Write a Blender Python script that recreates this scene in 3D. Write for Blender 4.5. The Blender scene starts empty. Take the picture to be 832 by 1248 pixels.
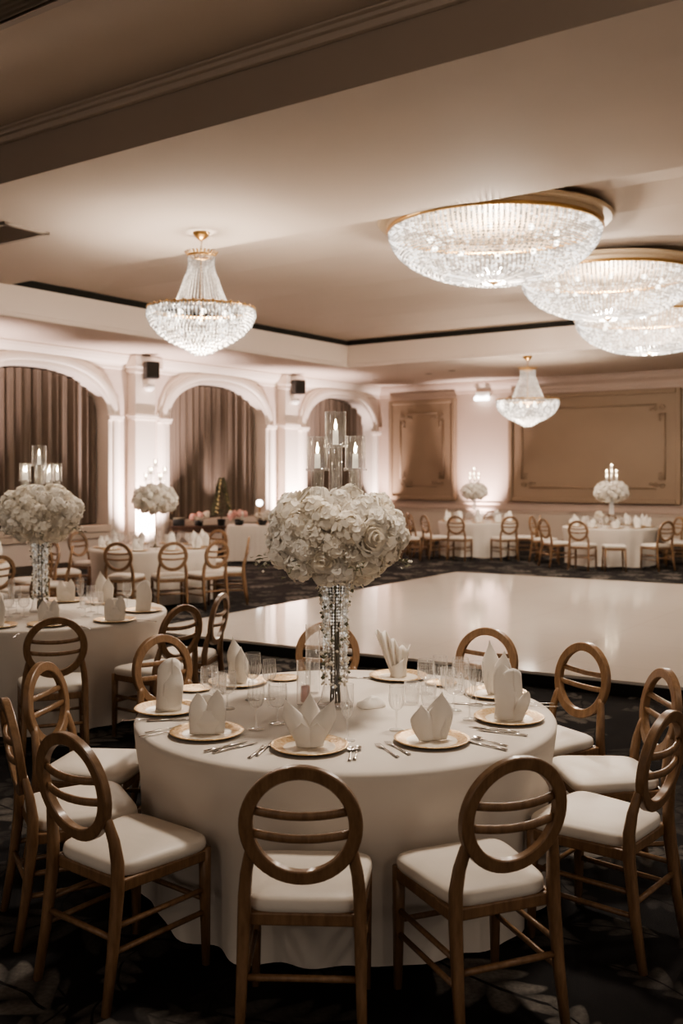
import bpy, bmesh, math, random
from mathutils import Vector, Matrix
random.seed(7)
PI = math.pi
sin, cos = math.sin, math.cos
scene = bpy.context.scene
COL = scene.collection

# ------------------------------------------------------------------ helpers
class MB:
    """collects vertices and faces, becomes one mesh object"""
    def __init__(s):
        s.v = []; s.f = []; s.m = []
    def add(s, vs, fs, mi=0):
        b = len(s.v)
        s.v.extend([tuple(p) for p in vs])
        for f in fs:
            s.f.append(tuple(i + b for i in f)); s.m.append(mi)
        return s
    def box(s, c, d, rz=0.0, mi=0):
        x, y, z = d[0] / 2, d[1] / 2, d[2] / 2
        cr, sr = cos(rz), sin(rz)
        vs = []
        for sx, sy, sz in ((-1,-1,-1),(1,-1,-1),(1,1,-1),(-1,1,-1),(-1,-1,1),(1,-1,1),(1,1,1),(-1,1,1)):
            px, py = sx * x, sy * y
            vs.append((c[0] + px * cr - py * sr, c[1] + px * sr + py * cr, c[2] + sz * z))
        return s.add(vs, [(3,2,1,0),(4,5,6,7),(0,1,5,4),(1,2,6,5),(2,3,7,6),(3,0,4,7)], mi)
    def rect(s, lo, hi, mi=0):
        return s.box([(a + b) / 2 for a, b in zip(lo, hi)], [abs(b - a) for a, b in zip(lo, hi)], 0, mi)
    def lathe(s, prof, n=24, c=(0,0,0), mi=0, a0=0.0, a1=2 * PI):
        full = abs(a1 - a0 - 2 * PI) < 1e-6
        k = n if full else n + 1
        vs = []
        for r, z in prof:
            for i in range(k):
                a = a0 + (a1 - a0) * i / n
                vs.append((c[0] + r * cos(a), c[1] + r * sin(a), c[2] + z))
        fs = []
        for j in range(len(prof) - 1):
            for i in range(n):
                i2 = (i + 1) % k
                fs.append((j*k+i, j*k+i2, (j+1)*k+i2, (j+1)*k+i))
        return s.add(vs, fs, mi)
    def tube(s, pts, r, n=8, closed=False, mi=0, cap=True, flat=None, up=(0,0,1)):
        """r: number, list or list of (rx, ry)"""
        P = [Vector(p) for p in pts]; m = len(P)
        up = Vector(up); vs = []
        for i, p in enumerate(P):
            if closed: t = P[(i+1) % m] - P[i-1]
            else: t = P[min(i+1, m-1)] - P[max(i-1, 0)]
            t.normalize()
            u = up if abs(t.dot(up)) < 0.98 else (Vector((0,1,0)) if abs(t.y) < .9 else Vector((1,0,0)))
            a = t.cross(u).normalized(); b = a.cross(t).normalized()
            rr = r[i] if isinstance(r, (list, tuple)) else r
            rx, ry = rr if isinstance(rr, (list, tuple)) else (rr, rr)
            for k in range(n):
                th = 2 * PI * (k + .5) / n
                ca, sa = cos(th), sin(th)
                if flat:
                    ca = math.copysign(abs(ca) ** flat, ca); sa = math.copysign(abs(sa) ** flat, sa)
                vs.append(p + a * rx * ca + b * ry * sa)
        fs = []
        for i in range(m if closed else m - 1):
            i2 = (i + 1) % m
            for k in range(n):
                k2 = (k + 1) % n
                fs.append((i*n+k, i*n+k2, i2*n+k2, i2*n+k))
        if cap and not closed:
            fs.append(tuple(range(n))[::-1]); fs.append(tuple((m-1)*n + k for k in range(n)))
        return s.add(vs, fs, mi)
    def grid(s, fn, nu, nv, mi=0, wrap=False):
        vs = [fn(i / nu, j / nv) for j in range(nv + 1) for i in range(nu + (0 if wrap else 1))]
        k = nu if wrap else nu + 1
        fs = []
        for j in range(nv):
            for i in range(nu):
                i2 = (i + 1) % k
                fs.append((j*k+i, j*k+i2, (j+1)*k+i2, (j+1)*k+i))
        return s.add(vs, fs, mi)
    def bead(s, c, r, rz=None, mi=0):
        rz = r if rz is None else rz
        x, y, z = c
        return s.add([(x+r,y,z),(x,y+r,z),(x-r,y,z),(x,y-r,z),(x,y,z+rz),(x,y,z-rz)],
                     [(0,1,4),(1,2,4),(2,3,4),(3,0,4),(1,0,5),(2,1,5),(3,2,5),(0,3,5)], mi)
    def ball(s, c, r, n=10, m=6, mi=0, sz=1.0):
        prof = [(max(1e-4, r * sin(PI * j / m)), -r * cos(PI * j / m) * sz) for j in range(m + 1)]
        return s.lathe(prof, n, c, mi)
    def mesh(s, name, mats, smooth=False):
        me = bpy.data.meshes.new(name)
        me.from_pydata(s.v, [], s.f)
        for m in (mats if isinstance(mats, (list, tuple)) else [mats]):
            me.materials.append(m)
        if len(set(s.m)) > 1: me.polygons.foreach_set('material_index', s.m)
        if smooth: me.polygons.foreach_set('use_smooth', [True] * len(me.polygons))
        me.update()
        return me
    def build(s, name, mats, parent=None, smooth=False, bevel=0.0, loc=None, auto=False):
        o = bpy.data.objects.new(name, s.mesh(name, mats, smooth or auto))
        COL.objects.link(o)
        if parent is not None: o.parent = parent
        if loc is not None: o.location = loc
        if bevel:
            b = o.modifiers.new('bevel', 'BEVEL'); b.width = bevel; b.segments = 2; b.limit_method = 'ANGLE'
        if auto:
            e = o.modifiers.new('edge', 'EDGE_SPLIT'); e.split_angle = math.radians(40)
        return o

def tag(o, label, cat, group=None):
    o['label'] = label; o['category'] = cat
    if group: o['group'] = group
    elif 'group' in o: del o['group']
    return o
def empty(name, loc=(0,0,0), rz=0.0):
    o = bpy.data.objects.new(name, None); COL.objects.link(o)
    o.location = loc; o.rotation_euler = (0,0,rz); o.empty_display_size = .1
    return o
KIDS = {}
def kids(o):
    if o.name not in KIDS:
        KIDS[o.name] = [c for c in bpy.data.objects if c.parent is o]
    return KIDS[o.name]
def copy_tree(o, parent=None):
    c = o.copy(); COL.objects.link(c)
    c.parent = parent
    mine = []
    for ch in kids(o): mine.append(copy_tree(ch, c))
    KIDS[c.name] = mine
    return c
USED = set()
def place(proto, loc, rz, label, cat, group=None, scale=None):
    """first use moves the prototype itself, later ones copy it with its parts"""
    if proto.name in USED: o = copy_tree(proto)
    else:
        kids(proto); USED.add(proto.name); o = proto
    o.location = loc; o.rotation_euler = (0,0,rz)
    if scale: o.scale = (scale,)*3
    tag(o, label, cat, group)
    return o

# ------------------------------------------------------------------ materials
def newmat(name):
    m = bpy.data.materials.new(name); m.use_nodes = True
    nt = m.node_tree; nt.nodes.clear()
    out = nt.nodes.new('ShaderNodeOutputMaterial')
    return m, nt, out
def N(nt, t, **kw):
    n = nt.nodes.new(t)
    for k, v in kw.items():
        if k in n.inputs: n.inputs[k].default_value = v
        else: setattr(n, k, v)
    return n
def rgb(c): return (c[0], c[1], c[2], 1.0)
def pbr(name, col, rough=.5, metal=0.0, col2=None, scale=8.0, stretch=None, bump=0.0, bscale=60.0, spec=.5, emit=None, es=0.0, sheen=0.0, coat=0.0):
    m, nt, out = newmat(name)
    b = N(nt, 'ShaderNodeBsdfPrincipled', Roughness=rough, Metallic=metal)
    b.inputs['Base Color'].default_value = rgb(col)
    b.inputs['Specular IOR Level'].default_value = spec
    if sheen: b.inputs['Sheen Weight'].default_value = sheen
    if coat: b.inputs['Coat Weight'].default_value = coat; b.inputs['Coat Roughness'].default_value = .15
    if emit: b.inputs['Emission Color'].default_value = rgb(emit); b.inputs['Emission Strength'].default_value = es
    nt.links.new(b.outputs[0], out.inputs[0])
    tc = N(nt, 'ShaderNodeTexCoord')
    src = tc.outputs['Object']
    if stretch:
        mp = N(nt, 'ShaderNodeMapping'); mp.inputs['Scale'].default_value = stretch
        nt.links.new(src, mp.inputs[0]); src = mp.outputs[0]
    if col2:
        nz = N(nt, 'ShaderNodeTexNoise', Scale=scale, Detail=4.0, Roughness=.6)
        nt.links.new(src, nz.inputs['Vector'])
        cr = N(nt, 'ShaderNodeValToRGB')
        cr.color_ramp.elements[0].position = .32; cr.color_ramp.elements[1].position = .68
        cr.color_ramp.elements[0].color = rgb(col); cr.color_ramp.elements[1].color = rgb(col2)
        nt.links.new(nz.outputs['Fac'], cr.inputs[0]); nt.links.new(cr.outputs[0], b.inputs['Base Color'])
    if bump:
        nb = N(nt, 'ShaderNodeTexNoise', Scale=bscale, Detail=3.0)
        nt.links.new(src, nb.inputs['Vector'])
        bp = N(nt, 'ShaderNodeBump', Strength=bump, Distance=.01)
        nt.links.new(nb.outputs['Fac'], bp.inputs['Height']); nt.links.new(bp.outputs[0], b.inputs['Normal'])
    return m
def glassy(name, tint=(1,1,1), edge=(.9,.88,.84), op=.05, pw_=2.0):
    """thin clear glass: transparent, with mirror reflection and pale edges by viewing angle"""
    m, nt, out = newmat(name)
    tr = N(nt, 'ShaderNodeBsdfTransparent'); tr.inputs[0].default_value = rgb(tint)
    gl = N(nt, 'ShaderNodeBsdfGlossy', Roughness=.04); gl.inputs[0].default_value = (1,1,1,1)
    df = N(nt, 'ShaderNodeBsdfTranslucent'); df.inputs[0].default_value = rgb(edge)
    d2 = N(nt, 'ShaderNodeBsdfDiffuse'); d2.inputs[0].default_value = rgb(edge)
    dm = N(nt, 'ShaderNodeMixShader', Fac=.5)
    nt.links.new(df.outputs[0], dm.inputs[1]); nt.links.new(d2.outputs[0], dm.inputs[2])
    lw = N(nt, 'ShaderNodeLayerWeight', Blend=.35)
    mr = N(nt, 'ShaderNodeMapRange'); mr.inputs['To Min'].default_value = op; mr.inputs['To Max'].default_value = .85
    p2 = N(nt, 'ShaderNodeMath', operation='POWER'); p2.inputs[1].default_value = pw_
    nt.links.new(lw.outputs['Facing'], p2.inputs[0]); nt.links.new(p2.outputs[0], mr.inputs[0])
    m1 = N(nt, 'ShaderNodeMixShader')
    nt.links.new(mr.outputs[0], m1.inputs[0]); nt.links.new(tr.outputs[0], m1.inputs[1]); nt.links.new(dm.outputs[0], m1.inputs[2])
    pw = N(nt, 'ShaderNodeMath', operation='POWER'); pw.inputs[1].default_value = 4.0
    nt.links.new(lw.outputs['Facing'], pw.inputs[0])
    fr = N(nt, 'ShaderNodeMapRange'); fr.inputs['To Min'].default_value = .09; fr.inputs['To Max'].default_value = .9
    nt.links.new(pw.outputs[0], fr.inputs[0])
    m2 = N(nt, 'ShaderNodeMixShader')
    nt.links.new(fr.outputs[0], m2.inputs[0]); nt.links.new(m1.outputs[0], m2.inputs[1]); nt.links.new(gl.outputs[0], m2.inputs[2])
    nt.links.new(m2.outputs[0], out.inputs[0])
    return m
def emis(name, col, s):
    m, nt, out = newmat(name)
    e = N(nt, 'ShaderNodeEmission', Strength=s); e.inputs[0].default_value = rgb(col)
    nt.links.new(e.outputs[0], out.inputs[0]); return m
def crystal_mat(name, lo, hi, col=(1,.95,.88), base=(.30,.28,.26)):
    """cut crystal drops with light put in as emission, each drop a different brightness"""
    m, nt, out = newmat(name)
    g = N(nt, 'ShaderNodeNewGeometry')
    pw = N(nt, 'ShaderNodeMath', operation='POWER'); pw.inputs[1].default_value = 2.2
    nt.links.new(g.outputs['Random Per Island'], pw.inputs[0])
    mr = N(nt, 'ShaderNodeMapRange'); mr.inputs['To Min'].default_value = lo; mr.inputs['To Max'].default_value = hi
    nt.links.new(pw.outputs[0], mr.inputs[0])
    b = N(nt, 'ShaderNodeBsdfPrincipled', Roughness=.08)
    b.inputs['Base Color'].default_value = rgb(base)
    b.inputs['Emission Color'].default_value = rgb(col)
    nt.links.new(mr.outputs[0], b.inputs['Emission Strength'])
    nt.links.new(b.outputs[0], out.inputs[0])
    return m

def petalmat(name, col):
    m, nt, out = newmat(name)
    d = N(nt, 'ShaderNodeBsdfDiffuse'); t = N(nt, 'ShaderNodeBsdfTranslucent')
    tc = N(nt, 'ShaderNodeTexCoord'); nz = N(nt, 'ShaderNodeTexNoise', Scale=18.0); nt.links.new(tc.outputs['Object'], nz.inputs['Vector'])
    mx = N(nt, 'ShaderNodeMix', data_type='RGBA'); mx.inputs['A'].default_value = rgb(col); mx.inputs['B'].default_value = rgb([c * .93 for c in col])
    nt.links.new(nz.outputs['Fac'], mx.inputs['Factor'])
    for n in (d, t): nt.links.new(mx.outputs['Result'], n.inputs[0])
    ms = N(nt, 'ShaderNodeMixShader', Fac=.30)
    nt.links.new(d.outputs[0], ms.inputs[1]); nt.links.new(t.outputs[0], ms.inputs[2]); nt.links.new(ms.outputs[0], out.inputs[0])
    return m
M = {}
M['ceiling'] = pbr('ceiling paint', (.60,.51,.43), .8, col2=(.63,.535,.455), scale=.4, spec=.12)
M['ceiling_dark'] = pbr('beam face with shade', (.43,.355,.29), .75, col2=(.46,.38,.31), scale=.5, spec=.2)  # darker than the ceiling: shade of the unlit face is in the colour
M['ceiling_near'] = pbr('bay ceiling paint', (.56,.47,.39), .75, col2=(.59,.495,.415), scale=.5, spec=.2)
M['tray_face'] = pbr('tray face paint', (.80,.69,.60), .5)
M['gap'] = pbr('gap shade black', (.03,.028,.024), .9, spec=.1)  # near-black; on the ceiling strip it stands for shade
M['wall_left'] = pbr('pale plaster', (.64,.545,.48), .6, col2=(.67,.57,.505), scale=.8)
M['mould'] = pbr('moulding paint', (.74,.66,.58), .5, col2=(.77,.69,.61), scale=1.5)
M['wall_far'] = pbr('rose taupe plaster', (.46,.36,.295), .6, col2=(.49,.385,.315), scale=.7)
M['panel'] = pbr('taupe panel paint', (.26,.185,.125), .6, col2=(.28,.20,.135), scale=.8)
M['wainscot'] = pbr('wainscot paint', (.50,.43,.355), .6, col2=(.54,.46,.38), scale=.8)
M['baseboard'] = pbr('dark baseboard', (.06,.045,.035), .5)
M['curtain'] = pbr('brown velvet drape', (.13,.098,.074), .85, col2=(.175,.135,.103), scale=2.0, sheen=.1, stretch=(6,6,.3))
M['cloth'] = pbr('ivory linen', (.70,.635,.56), .75, col2=(.73,.665,.59), scale=3, bump=.06, bscale=400, sheen=.15)
M['napkin'] = pbr('ivory napkin', (.88,.83,.76), .8, col2=(.90,.85,.78), scale=12, bump=.08, bscale=250)
M['seat'] = pbr('cream leatherette', (.76,.70,.625), .5, col2=(.79,.73,.65), scale=6, bump=.08, bscale=35)
M['wood'] = pbr('oak', (.185,.106,.055), .38, col2=(.285,.172,.094), scale=9, stretch=(6,6,1.2), bump=.05, bscale=40, coat=.15)
M['darkwood'] = pbr('dark wood', (.05,.025,.015), .4, col2=(.08,.045,.028), scale=10, stretch=(2,12,6))
M['gold'] = pbr('gold', (.62,.37,.13), .3, 1.0)
M['brass'] = pbr('brass', (.55,.34,.14), .35, 1.0)
M['goldplate'] = pbr('gold plate rim', (.50,.29,.10), .34, .7, col2=(.80,.66,.46), scale=70, bump=.25, bscale=120)
M['china'] = pbr('ivory china', (.84,.79,.72), .3, col2=(.74,.62,.46), scale=60)
M['steel'] = pbr('polished steel', (.66,.62,.58), .22, 1.0)
M['glass'] = glassy('clear glass')
M['cutglass'] = glassy('cut crystal', edge=(.95,.92,.88), op=.10)
M['acrylic'] = glassy('clear tube', op=.02, pw_=3.5)
M['cutline'] = glassy('cut line', edge=(1,.97,.93), op=.5)
M['candle'] = pbr('wax', (.85,.80,.72), .6, emit=(1,.85,.65), es=.35)
M['flame'] = emis('flame', (1,.80,.52), 22)
M['petal'] = petalmat('white petals', (.92,.875,.80))
M['petal2'] = petalmat('ivory petals', (.92,.86,.76))
M['pink'] = pbr('pink petals', (.72,.36,.32), .7, col2=(.80,.55,.48), scale=14)
M['leaf'] = pbr('dusty leaves', (.10,.11,.065), .6, col2=(.19,.19,.12), scale=20)
M['stem'] = pbr('dark stems', (.075,.068,.045), .6, col2=(.14,.12,.08), scale=25)
M['strand'] = crystal_mat('hanging crystal', .0, .30, base=(.7,.67,.62))  # no lamp inside; refracted sparkle is put in as faint emission
M['black'] = pbr('black plastic', (.012,.012,.012), .45)
M['white'] = pbr('white plastic', (.8,.77,.72), .45)
M['vent'] = pbr('vent metal', (.36,.30,.245), .5)
M['stageblack'] = pbr('black skirting', (.010,.010,.010), .5)
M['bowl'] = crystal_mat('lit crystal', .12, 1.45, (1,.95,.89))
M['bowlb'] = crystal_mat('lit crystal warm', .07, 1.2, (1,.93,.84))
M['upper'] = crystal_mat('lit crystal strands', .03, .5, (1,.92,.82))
M['bulb'] = emis('bulb', (1,.88,.72), 5)
M['exit'] = emis('emergency lamp', (1,.92,.88), 5)
M['warmlight'] = emis('string light', (1,.62,.25), 1.2)

def carpet():
    m, nt, out = newmat('leaf carpet')
    b = N(nt, 'ShaderNodeBsdfPrincipled', Roughness=.95); b.inputs['Specular IOR Level'].default_value = .1
    nt.links.new(b.outputs[0], out.inputs[0])
    g = N(nt, 'ShaderNodeNewGeometry')
    def math_(op, a, b_=None, c=None):
        n = N(nt, 'ShaderNodeMath', operation=op)
        for i, v in enumerate((a, b_, c)):
            if v is None: continue
            if isinstance(v, (int, float)): n.inputs[i].default_value = v
            else: nt.links.new(v, n.inputs[i])
        return n.outputs[0]
    wn = N(nt, 'ShaderNodeTexNoise', Scale=3.0, Detail=2.0)
    nt.links.new(g.outputs['Position'], wn.inputs['Vector'])
    def layer(scale, off, k, width):
        mp = N(nt, 'ShaderNodeMapping'); mp.inputs['Scale'].default_value = (scale, scale, 0); mp.inputs['Location'].default_value = off
        nt.links.new(g.outputs['Position'], mp.inputs[0])
        wm = N(nt, 'ShaderNodeMix', data_type='RGBA', blend_type='LINEAR_LIGHT'); wm.inputs['Factor'].default_value = .10
        nt.links.new(mp.outputs[0], wm.inputs['A']); nt.links.new(wn.outputs['Color'], wm.inputs['B'])
        vo = N(nt, 'ShaderNodeTexVoronoi', voronoi_dimensions='2D', Scale=1.0, Randomness=.75)
        nt.links.new(wm.outputs['Result'], vo.inputs['Vector'])
        sub = N(nt, 'ShaderNodeVectorMath', operation='SUBTRACT')
        nt.links.new(wm.outputs['Result'], sub.inputs[0]); nt.links.new(vo.outputs['Position'], sub.inputs[1])
        sc = N(nt, 'ShaderNodeSeparateColor'); nt.links.new(vo.outputs['Color'], sc.inputs[0])
        ang = math_('MULTIPLY', sc.outputs[0], 2 * PI)
        vr = N(nt, 'ShaderNodeVectorRotate', rotation_type='Z_AXIS')
        nt.links.new(sub.outputs[0], vr.inputs['Vector']); nt.links.new(ang, vr.inputs['Angle'])
        sx = N(nt, 'ShaderNodeSeparateXYZ'); nt.links.new(vr.outputs[0], sx.inputs[0])
        x = sx.outputs[0]; y0 = sx.outputs[1]
        # spine bends: y = y0 - .5 x^2
        y = math_('SUBTRACT', y0, math_('MULTIPLY', math_('MULTIPLY', x, x), .5))
        ay = math_('ABSOLUTE', y)
        ph = math_('SUBTRACT', math_('MULTIPLY', x, k), math_('MULTIPLY', ay, k * .75))
        st = math_('ABSOLUTE', math_('SINE', ph))                  # leaflets 0..1
        env = math_('MULTIPLY', math_('SUBTRACT', 1.0, math_('MULTIPLY', math_('MULTIPLY', x, x), 4.6)), width)
        env2 = math_('MULTIPLY', env, math_('ADD', .45, math_('MULTIPLY', st, .55)))
        mask = math_('MULTIPLY', math_('SUBTRACT', env2, ay), 26.0); 
        cl = N(nt, 'ShaderNodeClamp'); nt.links.new(mask, cl.inputs[0])
        vein = math_('GREATER_THAN', ay, .012)
        stc = math_('ADD', .30, math_('MULTIPLY', st, .7))
        return math_('MULTIPLY', math_('MULTIPLY', cl.outputs[0], vein), stc), sc.outputs[1]
    a, ra = layer(1.55, (0.3, .1, 0), 15.0, .30)
    c, rc = layer(2.7, (4.4, 2.7, 0), 12.0, .26)
    fa = math_('MULTIPLY', a, math_('ADD', .15, math_('MULTIPLY', ra, .85)))
    fc = math_('MULTIPLY', c, math_('MULTIPLY', rc, .7))
    fac = math_('MAXIMUM', fa, fc)
    fine = N(nt, 'ShaderNodeTexNoise', Scale=55.0, Detail=2.0)
    nt.links.new(g.outputs['Position'], fine.inputs['Vector'])
    fac = math_('MULTIPLY', fac, math_('ADD', .35, fine.outputs['Fac']))
    big = N(nt, 'ShaderNodeTexNoise', Scale=1.2, Detail=3.0)
    nt.links.new(g.outputs['Position'], big.inputs['Vector'])
    base = N(nt, 'ShaderNodeMix', data_type='RGBA'); base.inputs['A'].default_value = (.009,.009,.010,1); base.inputs['B'].default_value = (.030,.028,.028,1)
    nt.links.new(big.outputs['Fac'], base.inputs['Factor'])
    mx = N(nt, 'ShaderNodeMix', data_type='RGBA'); mx.inputs['B'].default_value = (.185,.168,.15,1)
    nt.links.new(base.outputs['Result'], mx.inputs['A']); nt.links.new(fac, mx.inputs['Factor'])
    nt.links.new(mx.outputs['Result'], b.inputs['Base Color'])
    bp = N(nt, 'ShaderNodeBump', Strength=.3, Distance=.01)
    fb = N(nt, 'ShaderNodeTexNoise', Scale=260.0); nt.links.new(g.outputs['Position'], fb.inputs['Vector'])
    nt.links.new(fb.outputs['Fac'], bp.inputs['Height']); nt.links.new(bp.outputs[0], b.inputs['Normal'])
    return m
M['carpet'] = carpet()

def dancefloor():
    m, nt, out = newmat('glossy white dance floor')
    b = N(nt, 'ShaderNodeBsdfPrincipled', Roughness=.12); b.inputs['Specular IOR Level'].default_value = .5
    nt.links.new(b.outputs[0], out.inputs[0])
    tc = N(nt, 'ShaderNodeTexCoord')
    mp = N(nt, 'ShaderNodeMapping'); mp.inputs['Rotation'].default_value = (0, 0, math.radians(35.2))
    nt.links.new(tc.outputs['Object'], mp.inputs[0])
    br = N(nt, 'ShaderNodeTexBrick', offset=0.0, Scale=1.0)
    br.inputs['Mortar Size'].default_value = .004; br.inputs['Brick Width'].default_value = 1.22; br.inputs['Row Height'].default_value = 1.22
    br.inputs['Color1'].default_value = (.70,.655,.60,1); br.inputs['Color2'].default_value = (.685,.64,.585,1); br.inputs['Mortar'].default_value = (.58,.54,.49,1)
    nt.links.new(mp.outputs[0], br.inputs['Vector']); nt.links.new(br.outputs['Color'], b.inputs['Base Color'])
    nz = N(nt, 'ShaderNodeTexNoise', Scale=1.4, Detail=2.0); nt.links.new(tc.outputs['Object'], nz.inputs['Vector'])
    mr = N(nt, 'ShaderNodeMapRange'); mr.inputs['To Min'].default_value = .05; mr.inputs['To Max'].default_value = .13
    nt.links.new(nz.outputs['Fac'], mr.inputs[0]); nt.links.new(mr.outputs[0], b.inputs['Roughness'])
    return m
M['dance'] = dancefloor()

# ------------------------------------------------------------------ camera
H, F, YH = 1.85, 1200.0, 575.0
cam = bpy.data.cameras.new('camera'); co = bpy.data.objects.new('camera', cam); COL.objects.link(co)
co.location = (0, 0, H); co.rotation_euler = (PI / 2, 0, 0)
cam.sensor_fit = 'VERTICAL'; cam.sensor_height = 36.0; cam.lens = F / 1248 * 36.0
cam.shift_y = -(624 - YH) / 1248
cam.clip_end = 200
cam.dof.use_dof = True; cam.dof.focus_distance = 4.25; cam.dof.aperture_fstop = 2.6
scene.camera = co

# ------------------------------------------------------------------ room shell (room frame: x along far wall, y into the corner)
RC = (1.05, 27.5, 0.0); RA = -math.radians(35.2)
def room(name, mb, mat, kind='structure', **kw):
    o = mb.build(name, mat, **kw); o.location = RC; o.rotation_euler = (0, 0, RA)
    if kind: o['kind'] = kind
    return o
def RW(x, y, z=0.0):
    return (RC[0] + x * cos(RA) - y * sin(RA), RC[1] + x * sin(RA) + y * cos(RA), z)
XR, YB = 27.0, -32.0
SOF, TRAY_T, UP, NEAR, BAY = 4.2, 4.66, 4.77, 4.65, 5.12
TX, TY, NY, BY = 2.43, -5.05, -13.9, -17.15

fl = MB(); fl.rect((-.4, YB, -.1), (XR, .4, 0)); room('floor', fl, M['carpet'])
# ceiling pieces
c = MB(); c.rect((-.2, YB, SOF), (TX, .2, SOF + .46)); c.rect((TX, TY, SOF), (XR, .2, SOF + .46))
room('ceiling', c, M['ceiling'])
c = MB(); c.rect((TX - .003, TY, SOF + .02), (TX + .012, BY, TRAY_T)); c.rect((TX, TY - .012, SOF + .02), (XR, TY + .003, TRAY_T))
room('trim_1', c, M['tray_face'])
c = MB(); c.rect((TX - .01, TY - .02, SOF - .03), (TX + .05, BY, SOF + .05)); c.rect((TX - .01, TY - .05, SOF - .03), (XR, TY + .01, SOF + .05))
room('trim_2', c, M['tray_face'], bevel=.02)
c = MB(); c.rect((TX - .02, TY + .12, TRAY_T), (TX + .006, NY, UP + .01)); c.rect((TX, TY - .006, TRAY_T), (XR, TY + .02, UP + .01))
room('trim_3', c, M['gap'])  # dark strip: shade of the unlit recess put into its colour
# folded upper ceiling: shallow ridges parallel to the far wall
up = MB()
ys = [(TY + .1, UP), (-6.3, UP), (-7.0, UP + .10), (-8.3, UP), (-9.1, UP), (-9.8, UP + .12), (-11.4, UP), (-12.2, UP), (-12.9, UP + .08), (NY - .1, UP + .02)]
for (y0, z0), (y1, z1) in zip(ys, ys[1:]):
    up.add([(TX + 1.6, y0, z0), (XR, y0, z0), (XR, y1, z1), (TX + 1.6, y1, z1)], [(0,1,2,3)])
    up.add([(TX - .1, y0, UP), (TX + 1.6, y0, z0), (TX + 1.6, y1, z1), (TX - .1, y1, UP)], [(0,1,2), (0,2,3)])
room('ceiling', up, M['ceiling'])
c = MB(); c.rect((TX, BY, NEAR), (XR, NY, NEAR + .3)); room('ceiling', c, M['ceiling'])
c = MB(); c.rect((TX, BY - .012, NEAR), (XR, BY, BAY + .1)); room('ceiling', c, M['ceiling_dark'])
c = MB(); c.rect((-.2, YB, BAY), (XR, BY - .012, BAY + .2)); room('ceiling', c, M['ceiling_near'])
c = MB()
for k, (dy, z0, z1) in enumerate(((.06, BAY - .10, BAY), (.11, BAY - .05, BAY), (.16, BAY - .02, BAY))):
    c.rect((TX, BY - .012 - dy, z0), (XR, BY - .012, z1))
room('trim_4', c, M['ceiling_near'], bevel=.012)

# left wall with three arched openings ---------------------------------------------------
ARCH = [(-1.9, 1.50), (-6.6, 1.59), (-11.48, 1.62), (-16.3, 1.62)]
SILL, SPR, RISE, REC = .78, 2.88, .92, .42
def arch_top(u):                         # u in -1..1, flat-shouldered curve
    return SPR + RISE * (1 - abs(u) ** 2.35) ** (1 / 2.35)
w = MB(); jm = MB()
edges = sorted([(c0 - hw, c0 + hw) for c0, hw in ARCH])
prev = YB
for y0, y1 in edges:
    w.add([(0, prev, 0), (0, y0, 0), (0, y0, SOF), (0, prev, SOF)], [(0,1,2,3)])
    w.add([(0, y0, 0), (0, y1, 0), (0, y1, SILL), (0, y0, SILL)], [(0,1,2,3)])
    n = 48; c0 = (y0 + y1) / 2; hw = (y1 - y0) / 2
    us = [-cos(PI * i / n) for i in range(n + 1)]
    pts = [(c0 + u * hw, arch_top(u)) for u in us]
    for (a, za), (b, zb) in zip(pts, pts[1:]):
        w.add([(0, a, za), (0, b, zb), (0, b, SOF), (0, a, SOF)], [(0,1,2,3)])
    loop = [(y0, SILL)] + pts + [(y1, SILL)]
    for (a, za), (b, zb) in zip(loop, loop[1:] + loop[:1]):
        jm.add([(0, a, za), (-REC, a, za), (-REC, b, zb), (0, b, zb)], [(0,1,2,3)])
    prev = y1
w.add([(0, prev, 0), (0, .05, 0), (0, .05, SOF), (0, prev, SOF)], [(0,1,2,3)])
room('wall_left', w, M['wall_left'])
room('trim_5', jm, M['mould'], smooth=False)
b = MB(); b.rect((-REC - .1, YB, 0), (-REC, .3, SOF)); room('window_1', b, M['gap'])
# moulded surrounds of the arches
def sweep_arch(c0, hw, prof, base):
    """prof: (outward offset from opening, height off the wall)"""
    mb = MB(); n = 40
    us = [-cos(PI * i / n) for i in range(n + 1)]
    path = [(c0 - hw, base, -1, 0), (c0 - hw, 2.0, -1, 0)]
    P = [(c0 + u * hw, arch_top(u)) for u in us]
    for i, p in enumerate(P):
        a = P[max(i - 1, 0)]; b_ = P[min(i + 1, n)]
        t = Vector((b_[0] - a[0], b_[1] - a[1])).normalized()
        nx, nz = -t.y, t.x
        if i == 0: nx, nz = -1, 0
        if i == n: nx, nz = 1, 0
        path.append((p[0], p[1], nx, nz))
    path += [(c0 + hw, 2.0, 1, 0), (c0 + hw, base, 1, 0)]
    k = len(prof)
    vs = [(d, y + nx * o, z + nz * o) for (y, z, nx, nz) in path for (o, d) in prof]
    fs = [(i*k+j, i*k+j+1, (i+1)*k+j+1, (i+1)*k+j) for i in range(len(path) - 1) for j in range(k - 1)]
    return mb.add(vs, fs)
PROF = [(0,0),(0,.05),(.02,.065),(.09,.065),(.10,.085),(.13,.10),(.21,.10),(.245,.085),(.26,.05),(.31,.045),(.33,.03),(.335,0)]
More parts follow.
